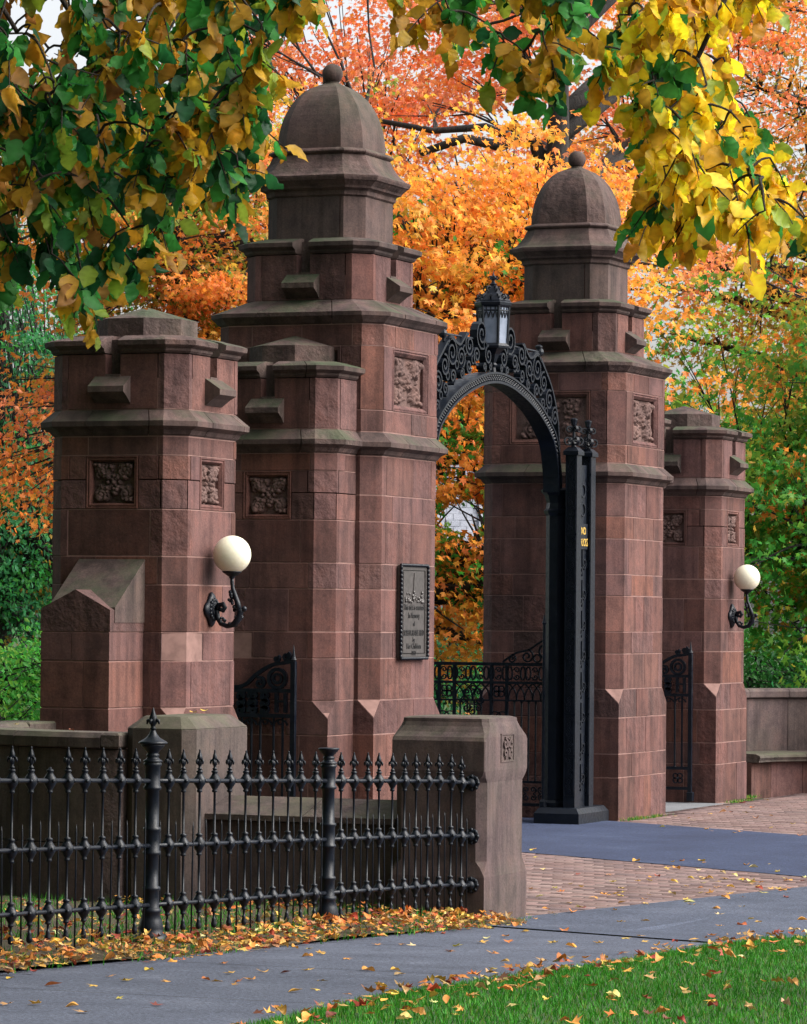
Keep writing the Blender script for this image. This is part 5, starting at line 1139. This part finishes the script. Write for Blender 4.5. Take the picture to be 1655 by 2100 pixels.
TW_R = [(5.19,-10.80,4.33,5.05,-10.79,4.09),(5.71,-11.36,3.90,5.89,-11.43,3.76),(6.03,-10.68,3.80,6.07,-10.84,3.60),(5.27,-8.55,4.56,5.40,-8.64,4.25),(5.24,-9.22,4.60,5.16,-9.16,4.46),(5.51,-10.83,3.79,5.61,-10.92,3.57),(5.79,-10.49,3.91,5.66,-10.64,3.65),(5.56,-10.07,4.35,5.48,-10.16,4.19),(5.76,-11.94,4.11,5.73,-11.78,3.99),(6.23,-11.15,3.19,6.25,-11.15,2.99),(6.39,-11.58,3.45,6.31,-11.62,3.28),(6.25,-10.02,4.40,6.07,-9.91,4.26),(4.94,-9.09,4.56,4.89,-9.03,4.38),(5.68,-9.12,3.63,5.48,-9.05,3.45),(5.73,-9.40,4.39,5.59,-9.52,4.25),(6.25,-10.92,3.35,6.23,-10.77,3.24),(5.90,-10.56,3.37,5.86,-10.68,3.07),(4.50,-9.30,4.26,4.64,-9.16,4.05),(5.10,-9.62,4.33,4.93,-9.42,4.08),(5.64,-8.99,4.62,5.69,-8.97,4.39),(5.79,-9.97,4.40,5.76,-10.13,4.20),(5.84,-11.25,3.71,5.93,-11.20,3.55),(4.35,-9.18,4.51,4.56,-9.25,4.17),(5.88,-9.10,4.41,5.83,-8.99,4.22),(6.01,-9.68,3.35,5.85,-9.54,3.20),(5.65,-9.73,4.26,5.49,-9.78,4.01),(5.98,-10.35,3.56,6.03,-10.43,3.38),(6.16,-10.24,4.14,6.17,-10.07,4.00),(5.87,-9.36,4.49,5.81,-9.33,4.19),(5.07,-9.48,4.47,4.95,-9.53,4.34),(6.24,-11.34,3.84,6.26,-11.32,3.63),(5.75,-10.17,4.56,5.81,-10.30,4.25),(5.54,-8.95,3.84,5.57,-8.93,3.58),(5.78,-11.39,3.95,5.90,-11.58,3.71),(5.79,-11.54,3.88,5.82,-11.36,3.74),(5.47,-10.49,4.27,5.61,-10.56,4.01),(5.08,-11.10,4.24,5.15,-11.05,3.97),(4.73,-9.86,4.10,4.64,-10.11,3.89),(4.95,-10.01,4.22,4.83,-9.85,4.06),(5.39,-8.94,4.44,5.22,-9.07,4.17),(4.95,-10.58,4.38,5.05,-10.77,4.10),(4.49,-9.54,4.55,4.54,-9.77,4.25),(5.61,-10.26,3.93,5.58,-10.27,3.67),(5.64,-9.40,3.99,5.69,-9.54,3.71),(5.86,-11.61,4.05,5.79,-11.72,3.92),(5.06,-10.72,4.26,4.95,-10.72,4.02),(6.32,-11.33,3.86,6.27,-11.60,3.61),(5.55,-9.55,3.97,5.49,-9.33,3.77),(6.43,-10.15,4.33,6.27,-10.09,4.19),(5.97,-10.00,4.35,5.82,-10.18,4.16),(5.77,-10.17,3.88,5.60,-10.28,3.73),(5.71,-10.89,4.18,5.55,-10.92,3.99),(6.41,-9.78,4.56,6.22,-9.74,4.27),(5.98,-11.16,4.23,5.90,-11.38,4.00),(5.43,-10.54,3.90,5.46,-10.39,3.74),(5.53,-9.79,4.58,5.41,-9.99,4.25),(5.85,-9.16,4.38,5.87,-9.09,4.21),(5.53,-9.40,4.20,5.67,-9.50,3.97),(6.18,-11.58,3.72,6.05,-11.39,3.55),(5.06,-9.23,4.23,4.90,-9.18,4.06),(5.54,-11.09,4.13,5.62,-11.14,3.98),(6.21,-10.73,4.13,6.10,-10.56,3.88),(5.89,-9.39,4.21,5.74,-9.27,4.04),(6.00,-10.92,3.99,6.03,-10.94,3.88),(6.60,-11.17,4.18,6.56,-11.37,3.92),(5.39,-10.25,4.44,5.33,-10.30,4.22),(6.22,-10.46,3.21,6.42,-10.62,3.06),(5.74,-10.36,4.41,5.80,-10.25,4.25),(5.77,-11.74,4.17,5.62,-11.81,4.00),(5.45,-11.15,4.11,5.55,-11.17,3.97),(5.54,-8.50,3.59,5.54,-8.59,3.32),(6.29,-11.44,3.30,6.24,-11.49,3.08),(5.62,-10.50,4.44,5.70,-10.59,4.15),(5.86,-10.08,3.36,5.84,-10.04,3.24),(5.98,-10.20,4.20,6.00,-10.05,4.06),(4.87,-9.44,4.61,4.91,-9.63,4.42),(5.09,-9.60,4.35,4.95,-9.54,4.21),(5.31,-9.32,3.87,5.38,-9.18,3.57),(5.76,-10.08,3.83,5.66,-10.06,3.61),(5.69,-11.44,4.01,5.78,-11.57,3.86),(6.22,-11.14,3.70,6.13,-11.03,3.59),(6.39,-10.32,4.26,6.23,-10.27,4.13),(5.01,-10.95,4.21,5.08,-11.15,3.97),(5.98,-10.68,3.23,5.93,-10.94,2.96),(5.45,-8.82,4.06,5.35,-9.04,3.88),(6.25,-10.16,4.16,6.28,-9.88,4.07),(4.89,-9.84,4.33,4.93,-9.57,4.17),(5.78,-10.01,3.70,5.90,-9.81,3.53),(6.01,-10.41,3.46,6.03,-10.38,3.35),(6.03,-11.14,3.57,6.00,-11.05,3.40),(6.22,-10.98,3.98,6.23,-11.21,3.82),(5.33,-8.99,4.52,5.29,-9.00,4.37),(6.24,-11.54,3.83,6.22,-11.50,3.67),(6.24,-11.17,4.18,6.23,-10.94,4.01),(5.18,-10.62,3.88,5.27,-10.44,3.74),(5.10,-10.78,3.93,5.14,-10.73,3.82),(5.72,-10.84,4.16,5.63,-10.99,3.93),(5.68,-10.40,4.29,5.76,-10.62,3.99),(5.89,-10.21,3.18,5.89,-10.04,3.08),(5.80,-9.51,3.55,5.89,-9.24,3.35),(5.80,-10.03,3.48,5.68,-10.20,3.19),(4.43,-9.63,4.31,4.51,-9.73,3.99),(6.00,-10.67,4.07,5.86,-10.72,3.83),(5.27,-10.60,3.81,5.49,-10.76,3.60),(5.83,-9.87,3.53,5.82,-9.88,3.26),(5.50,-10.42,4.16,5.58,-10.31,4.03),(5.54,-8.59,4.24,5.38,-8.74,4.02),(5.78,-9.83,4.20,5.83,-9.99,3.94),(6.11,-9.16,4.51,6.05,-9.16,4.26),(6.28,-11.81,3.76,6.29,-11.58,3.69),(6.35,-11.17,3.41,6.47,-11.25,3.23),(6.06,-10.67,3.27,6.06,-10.53,3.17),(6.11,-11.01,3.66,5.94,-11.09,3.43),(6.01,-10.69,3.70,5.89,-10.69,3.57),(6.27,-10.98,3.31,6.32,-11.04,3.14),(6.10,-10.25,3.37,6.30,-10.41,3.21),(6.15,-11.41,3.41,6.17,-11.24,3.23),(5.88,-10.83,3.65,5.96,-10.59,3.51),(6.30,-11.09,3.38,6.14,-11.11,3.23),(6.34,-11.16,3.22,6.45,-11.34,2.98),(6.12,-11.01,3.65,6.14,-11.15,3.46),(6.09,-11.35,3.58,6.19,-11.50,3.42),(6.31,-11.44,3.21,6.38,-11.33,3.05),(6.17,-10.69,3.68,6.18,-10.59,3.49),(6.05,-10.67,3.33,6.01,-10.43,3.18),(5.91,-10.40,3.59,5.70,-10.27,3.40),(5.62,-9.77,3.67,5.61,-9.69,3.48),(5.76,-9.96,3.50,5.77,-9.99,3.37),(6.05,-10.08,3.23,5.96,-9.93,3.13),(5.85,-9.80,3.24,5.75,-9.74,3.06),(5.49,-9.73,3.67,5.57,-9.80,3.53),(6.28,-10.45,3.33,6.28,-10.24,3.14),(6.05,-10.75,3.36,6.00,-10.50,3.16),(6.11,-11.20,3.22,6.09,-11.20,3.00),(6.21,-11.32,3.47,6.21,-11.09,3.31),(6.11,-10.69,3.63,6.08,-10.74,3.53),(6.41,-10.49,3.11,6.44,-10.47,3.02),(6.00,-10.19,3.44,5.93,-10.24,3.27),(6.50,-11.27,3.16,6.46,-11.02,3.01),(5.61,-9.48,3.87,5.70,-9.62,3.68),(6.24,-11.17,3.19,6.33,-11.21,3.03),(6.02,-10.71,3.60,5.95,-10.80,3.48),(6.18,-9.74,3.23,6.23,-9.71,3.13),(5.95,-9.74,3.64,6.07,-9.82,3.39),(6.04,-10.94,3.45,6.10,-11.09,3.25),(6.23,-11.42,3.60,6.06,-11.23,3.45),(6.03,-10.70,3.54,6.01,-10.90,3.32),(6.54,-11.37,3.03,6.43,-11.39,2.94),(5.69,-9.74,3.75,5.66,-9.63,3.60),(5.75,-9.89,3.65,5.65,-9.82,3.53),(6.15,-10.13,3.35,6.04,-9.95,3.16),(5.79,-10.13,3.29,5.89,-10.14,3.07),(5.68,-9.74,3.81,5.77,-9.70,3.67),(5.62,-9.92,3.71,5.62,-9.88,3.49),(5.86,-9.76,3.38,5.73,-9.88,3.26),(5.81,-10.65,3.64,5.85,-10.52,3.50),(6.34,-11.10,3.25,6.27,-11.07,3.11),(5.81,-9.83,3.56,5.65,-9.93,3.36),(6.17,-10.66,3.49,6.17,-10.85,3.26),(6.22,-10.53,3.28,6.03,-10.50,3.18)]
GOLD, OCH, BYEL, YGR, FGR, FDK, BRN = (.68, .40, .025), (.52, .29, .03), (.95, .70, .03), (.28, .40, .04), (.05, .27, .05), (.016, .10, .034), (.36, .18, .05)
def overhang(name, label, base, twigs, trunk_h, colf, seed, canopy):
    r = random.Random(seed); g = np.random.default_rng(seed)
    t = thing(name, label, 'tree', base, 0, 'broad-leaved trees overhanging the sidewalk'); b0 = np.array(base, float)
    tp = [np.array([0, 0, -.1])]+[np.array([r.uniform(-.06, .06), r.uniform(-.06, .06), trunk_h*i/6]) for i in range(1, 7)]
    m = MB(); m.tube(tp, [.3]+[.22*(1-.6*i/6) for i in range(1, 7)], 12); m.build('trunk', M['bark'], t, True)
    T = np.array(twigs); tops = T[:, :3]-b0; tips = T[:, 3:]-b0
    m = MB(); lp = []
    pass
    for i in range(11):
        e = tops[r.randrange(len(tops))].copy(); e[2] = e[2]+r.uniform(.35, .7)
        P = limb_pts((0, 0, trunk_h*r.uniform(.8, 1)), e, .30, .12, 16, r); m.tube(P, [.026*(1-.78*j/16)+.003 for j in range(17)], 7); lp += P[7:]
    Q = []; todo = list(range(len(tops)))
    net = np.array(lp); dist = np.array([np.min(np.linalg.norm(net-a, axis=1)+np.maximum(0, a[2]-net[:, 2])*1.2) for a in tops])
    while todo:                                   # each twig leaves the nearest wood already grown
        k_ = min(todo, key=lambda q: dist[q]); todo.remove(k_); a, b = tops[k_], tips[k_]
        j = int(np.argmin(np.linalg.norm(net-a, axis=1)+np.maximum(0, a[2]-net[:, 2])*1.2))
        P1 = limb_pts(net[j], a, .12, .35, 5, r); P2 = limb_pts(a, b, .06, .28, 5, r); P = P1+P2[1:]; n = len(P)
        m.tube(P, [.0062*(1-.7*i/(n-1)) for i in range(n)], 5, False); Q.append(P2); new = np.array(P1[2:]+P2[1:3])
        net = np.concatenate([net, new])
        for q in todo: dist[q] = min(dist[q], np.min(np.linalg.norm(new-tops[q], axis=1)+np.maximum(0, tops[q][2]-new[:, 2])*1.2))
        for q in range(2):
            s = P2[r.randrange(1, 4)]; e = s+np.array([r.uniform(-.13, .13), r.uniform(-.13, .13), r.uniform(-.2, .02)]); P3 = limb_pts(s, e, .03, .3, 3, r); m.tube(P3, [.004, .0035, .003, .0015], 4, False); Q.append(P3)
    m.build('branches', M['twig'], t, True)
    pos, tip, nr, sz, col = [], [], [], [], []
    for P in Q:
        P = np.array(P); L = np.linalg.norm(P[-1]-P[0]); k = max(3, int(L/.024)); fl = colf(P.mean(0)+b0, r)
        for i in range(k):
            u = (i+r.random()*.6)/k*(len(P)-1); j = min(int(u), len(P)-2); p = P[j]*(1-u+j)+P[j+1]*(u-j)
            side = 1 if i % 2 else -1; ax = P[j+1]-P[j]; ax = ax/max(np.linalg.norm(ax), 1e-6)
            sd_ = np.cross(ax, np.array([r.gauss(0, 1), r.gauss(0, 1), r.gauss(0, .4)])); sd_ = sd_/max(np.linalg.norm(sd_), 1e-6)
            d = sd_*.55*side+ax*.3+np.array([0, 0, -.75])+g.normal(size=3)*.22; d = d/np.linalg.norm(d)
            pos.append(p+d*.016); tip.append(d)
            nr.append(np.array([r.gauss(0, 1), r.gauss(0, 1), r.gauss(.25, .55)])-CF*r.uniform(-.2, 1.1)); sz.append(r.uniform(.062, .112)); col.append(fl(r))
    pos, tip, nr, sz, col = map(np.array, (pos, tip, nr, sz, col))
    dep = (pos+b0-C0)@CF; vis = in_view(pos+b0, 1.0); score = dep/sz+np.where(vis, 0, 1e4); order = np.argsort(score); big, rest = order[:300], order[300:]
    tv, tf = OVATE; tms = [mesh_from('leaf', (tv+g.normal(0, .022, tv.shape))*np.array([w, 1, c]), tf, M['leafo'], True, shade(tv)) for w, c in ((1, .6), (.9, 1.4), (1.1, 2.0), (.95, -.6), (1.05, 1.0), (.85, 2.6), (1.1, 1.3), (1.0, .3))]
    for i in big:
        y = Vector(tip[i]).normalized(); z = Vector(nr[i]); z = (z-y*z.dot(y)).normalized(); x = y.cross(z)
        o = obj('leaf', tms[r.randrange(8)], t); mt = Matrix((x, y, z)).transposed().to_4x4()
        o.matrix_local = Matrix.Translation(Vector(pos[i])) @ mt @ Matrix.Scale(float(sz[i]), 4); c = col[i]*r.uniform(.8, 1.2); o.color = (*[float(q) for q in c], 1)
    V, F, C = leaves(OVATE, pos[rest], tip[rest], nr[rest], sz[rest], col[rest])
    if canopy:     # unseen rest of the crown, big leaves added to shade the piers
        k = canopy[0]; cp = g.uniform(canopy[1], canopy[2], (k, 3)); d = cp-C0; Y = d@CF; cp = cp[(d[:, 2] > .19*np.maximum(Y, 0)+.7)]-b0; k = len(cp)
        V2, F2, C2 = leaves(SMALL, cp, g.normal(size=(k, 3)), g.normal(size=(k, 3))+np.array([0, 0, .8]), g.uniform(.36, .5, k), pal_pick([FGR, OCH, YGR], [.6, .25, .15], k))
        F = np.concatenate([F, F2+len(V)]); V = np.concatenate([V, V2]); C = np.concatenate([C, C2])
    o = obj('foliage', mesh_from('foliage', V, F, M['leafa'], True, C), t); tag(o, kind='stuff')
def col_left(p, r0):
    e = r0.random(); d = p-C0; x = (d@CR)/(d@CF)*7861+827
    if e < .42: w = ((FDK, .5), (FGR, .42), (YGR, .08))
    elif e < .88: w = ((OCH, .52), (GOLD, .28), (YGR, .12), (FGR, .08)) if x > 250 else ((OCH, .5), (BRN, .25), (YGR, .12), (FGR, .13))
    else: w = ((FGR, .4), (YGR, .4), (GOLD, .2))
    return lambda r: r.choices([a for a, _ in w], [b for _, b in w])[0]
def col_right(p, r0):
    d = p-C0; x = (d@CR)/(d@CF)*7861+827; e = r0.random(); q = max(0, min(1, (x-1120)/300))
    if e < .34*(1-q)+.06: w = ((FGR, .6), (FDK, .3), (YGR, .1))
    else: w = ((OCH, .55*(1-q)+.10), (GOLD, .35), (BYEL, .10+.60*q), (YGR, .10), (FGR, .05))
    return lambda r: r.choices([a for a, _ in w], [b for _, b in w])[0]
overhang('overhanging_tree', 'overhanging tree with drooping dark green and ochre leaves at upper left', (1.75, -11.9, gz(-11.9)), TW_L, 5.2, col_left, 31, (9000, (-4.5, -22, 4.4), (5.0, -7.5, 9.5)))
overhang('overhanging_tree', 'overhanging tree with bright yellow drooping leaves at upper right', (7.7, -10.3, gz(-10.3)), TW_R, 5.4, col_right, 32, None)

# ------------------------------------------------------------------ grass and fallen leaves
def blades(name, n, sample, zf, h, cols, w):
    p = sample(n); n = len(p); z = np.array([zf(a, b) for a, b in p]); a = nrg.uniform(0, 6.28, n); hh = nrg.uniform(*h, n)
    dx, dy = np.cos(a)*.003, np.sin(a)*.003; lx, ly = nrg.normal(0, .4, n)*hh, nrg.normal(0, .4, n)*hh
    V = np.zeros((n, 3, 3)); V[:, 0] = np.stack([p[:, 0]-dx, p[:, 1]-dy, z-.006], 1); V[:, 1] = np.stack([p[:, 0]+dx, p[:, 1]+dy, z-.006], 1); V[:, 2] = np.stack([p[:, 0]+lx, p[:, 1]+ly, z+hh], 1)
    C = np.repeat(pal_pick(cols, w, n)*nrg.uniform(.7, 1.25, (n, 1)), 3, 0)
    return obj(name, mesh_from(name, V.reshape(-1, 3), np.arange(n*3).reshape(-1, 3), M['grass'], cols=C))
def s_verge(n):
    y = nrg.uniform(-14.5, -4.3, n); x0 = np.array([verge_edge(q) for q in y]); x = x0-.02+nrg.uniform(0, 1, n)**1.15*3.2; return np.stack([x, y], 1)
GC_ = [(.028, .18, .010), (.046, .235, .016), (.016, .115, .008), (.12, .20, .03)]
tag(blades('verge_grass', 95000, s_verge, vz, (.012, .032), GC_, [.38, .30, .18, .14]), 'short bright green grass on the verge at lower right', 'grass', kind='stuff')
def s_bed(n):
    y = nrg.uniform(-12.5, -5.3, n); x = 3.5-nrg.uniform(0, 1, n)**1.1*2.6; q = np.stack([x, y], 1)
    k = (np.sin(x*5+y*2.3)+np.sin(y*4.1-x*3)+nrg.normal(0, .7, n)) > -.2; return q[k]
tag(blades('bed_grass', 13000, s_bed, bedz, (.02, .06), GC_, [.4, .3, .22, .08]), 'tufts of grass under the iron fence among the leaves', 'grass', kind='stuff')
def s_weed(n):
    c = [(.62, 4.75), (.62, 5.0), (.64, 5.3), (.45, 8.0), (.47, 8.3), (.3, 9.0), (3.34, -5.62), (3.36, -5.3)]
    i = nrg.integers(0, len(c), n); return np.array(c)[i]+nrg.normal(0, .05, (n, 2))*np.array([.5, 2])
tag(blades('foot_weeds', 900, s_weed, lambda a, b: .005, (.01, .03), GC_+[(.3, .28, .05)], [.3, .2, .2, .1, .2]), 'thin weeds along the feet of the far piers', 'weeds', kind='stuff')
LT = [(.60, .36, .07), (.50, .25, .05), (.46, .16, .035), (.26, .05, .025), (.36, .22, .085), (.58, .45, .19), (.14, .045, .025)]
def curl(tm, a, b):
    v, f = tm; v = v.copy(); v[:, 2] = a*v[:, 0]**2+b*(v[:, 1]-.3)**2*np.sign(v[:, 1]-.2)+.03; v[:, 1] -= .35; return v, f
CL = [curl(MAPLE, .5, .3), curl(MAPLE, .8, -.2), curl(OVATE, 1.3, .2), curl(OVATE, 1.9, -.3), curl(MAPLE, -.45, .5)]
def litter(name, label, n, sample, zf, lift):
    p = sample(n); n = len(p); Vs, Fs, Cs = [], [], []; nb = 0; ids = nrg.integers(0, len(CL), n)
    for k in range(len(CL)):
        q = p[ids == k]; m_ = len(q)
        if not m_: continue
        pos = np.stack([q[:, 0], q[:, 1], np.array([zf(a, b) for a, b in q])+nrg.uniform(.002, lift, m_)], 1)
        tip = np.stack([nrg.normal(size=m_), nrg.normal(size=m_), nrg.normal(0, .14, m_)], 1); nr = np.stack([nrg.normal(0, .24, m_), nrg.normal(0, .24, m_), np.ones(m_)], 1)
        V, F, C = leaves(CL[k], pos, tip, nr, nrg.uniform(.032, .060, m_), pal_pick(LT, [.16, .18, .24, .13, .18, .04, .07], m_), .2)
        Vs.append(V); Fs.append(F+nb); Cs.append(C); nb += len(V)
    tag(obj(name, mesh_from(name, np.concatenate(Vs), np.concatenate(Fs), M['litter'], cols=np.concatenate(Cs))), label, 'leaf litter', kind='stuff')
def s_drift(n):
    y = nrg.uniform(-13, -5.45, n); e = nrg.uniform(0, 1, n); x = np.where(e < .62, nrg.normal(3.38, .085, n), 3.45-nrg.uniform(0, 1, n)*2.2); k = (x < 3.66)&(x > 1.3); return np.stack([x, y], 1)[k]
litter('leaf_drift', 'drift of yellow and rust fallen leaves heaped along the fence foot', 2100, s_drift, bedz, .045)
def s_vl(n):
    y = nrg.uniform(-13.5, -4.6, n); x0 = np.array([verge_edge(q) for q in y]); e = nrg.uniform(0, 1, n); x = x0+np.where(e < .5, np.abs(nrg.normal(0, .22, n)), nrg.uniform(0, 1, n)*2.6); return np.stack([x, y], 1)
litter('verge_leaves', 'yellow and brown leaves strewn through the verge grass', 620, s_vl, vz, .05)
ftm = [mesh_from('oval_leaf' if i in (2, 3) else 'lobed_leaf', v, f, M['fallen'], cols=shade(v)) for i, (v, f) in enumerate(CL)]
CN = ['yellow', 'golden', 'orange', 'dark red', 'tan', 'pale yellow', 'brown']; CW = [.34, .2, .14, .05, .14, .1, .03]
def where(x, y):
    if z_zone == 'walk': return (' near the fence', ' in the middle', ' beside the verge')[0 if x < 3.95 else (1 if x < 4.5 else 2)]+(', nearest' if y < -10.6 else (', halfway' if y < -8.3 else ', far end'))
    if z_zone == 'near': return (' by the end block', ' midway', ' by the drive edge')[0 if y < -3.6 else (1 if y < -1.7 else 2)]+(', outer edge' if x > 3.2 else '')
    if z_zone == 'far': return (' by the drive edge', ' midway', ' before the farthest pier')[0 if y < 5 else (1 if y < 7 else 2)]
    if z_zone == 'cross': return ' near the brick edge' if x < 4.1 else ' near the verge'
    return ' towards the bricks' if x > 2.2 else ' near the gate'
z_zone = 'walk'
def fall(x, y, z, surf, big=1.0, grp='fallen leaves'):
    i = rnd.choices(range(7), CW)[0]; o = obj('fallen_leaf', ftm[rnd.randrange(len(ftm))], None, (x, y, z), (rnd.gauss(0, .09), rnd.gauss(0, .09), rnd.uniform(0, 6.28)), rnd.uniform(.042, .075)*big)
    o.color = (*[c*rnd.uniform(.8, 1.2) for c in LT[i]], 1)
    lg = 'large' if o.scale[0] > .062*big else ('small' if o.scale[0] < .052*big else 'middling'); shp = 'oval' if 'oval' in o.data.name else 'lobed'
    tag(o, '%s %s %s leaf on %s%s' % (lg, CN[i], shp, surf, where(x, y)), 'leaf', grp+' on '+surf)
k = 0
while k < 62:
    x, y = rnd.uniform(3.6, 4.9), rnd.uniform(-13, -6.2)
    if x < verge_edge(y): fall(x, y, gz(y)+.003, 'the sidewalk'); k += 1
k = 0; z_zone = 'near'
while k < 110:
    x, y = 4.1-abs(rnd.gauss(0, .9)), rnd.uniform(-4.9, .4)
    if near_in(x, y) and (rnd.random() < .9 if x > 3.0 else True): fall(x, y, .011, 'the near brick paving'); k += 1
k = 0; z_zone = 'cross'
while k < 26:
    x, y = rnd.uniform(3.4, 4.9), rnd.uniform(-6.2, -2)
    if y > joint_skew(x) and y < cr_top(x) and x < verge_edge(y): fall(x, y, gz(y)+.003, 'the grey crossing'); k += 1
k = 0; z_zone = 'drive'
while k < 34:
    x = rnd.uniform(.4, 4.0); y = rnd.choice([yn(x)+abs(rnd.gauss(0, .5)), yf(x)-abs(rnd.gauss(0, .3))])
    if yn(x)+.03 < y < yf(x): fall(x, y, .006, 'the dark driveway'); k += 1
k = 0; z_zone = 'far'
while k < 44:
    x, y = rnd.uniform(.6, 3.4), rnd.uniform(3, 9.6)
    if far_in(x, y): fall(x, y, .011, 'the far brick paving'); k += 1
for x, y, z, w_ in ((1.42, -5.15, 1.059, 'near corner of the pedestal top'), (1.30, -4.75, 1.059, 'far side of the pedestal top'), (3.0, -5.1, 1.08, 'end block top'), (.20, -4.9, .965, 'left end of the curved wall coping'), (.9, -5.6, .965, 'curved wall coping near the pedestal'), (.15, -3.2, 3.455, 'cap of the near side pier'), (1.05, 10.0, .385, 'far stone bench seat'), (.9, 10.15, .385, 'far end of the stone bench seat')):
    fall(x, y, z+.004, 'a coping stone', .9); o = bpy.data.objects[-1] if False else COL.objects[-1]; o['label'] = 'fallen leaf lying on the '+w_; o['group'] = 'leaves caught on the stonework'
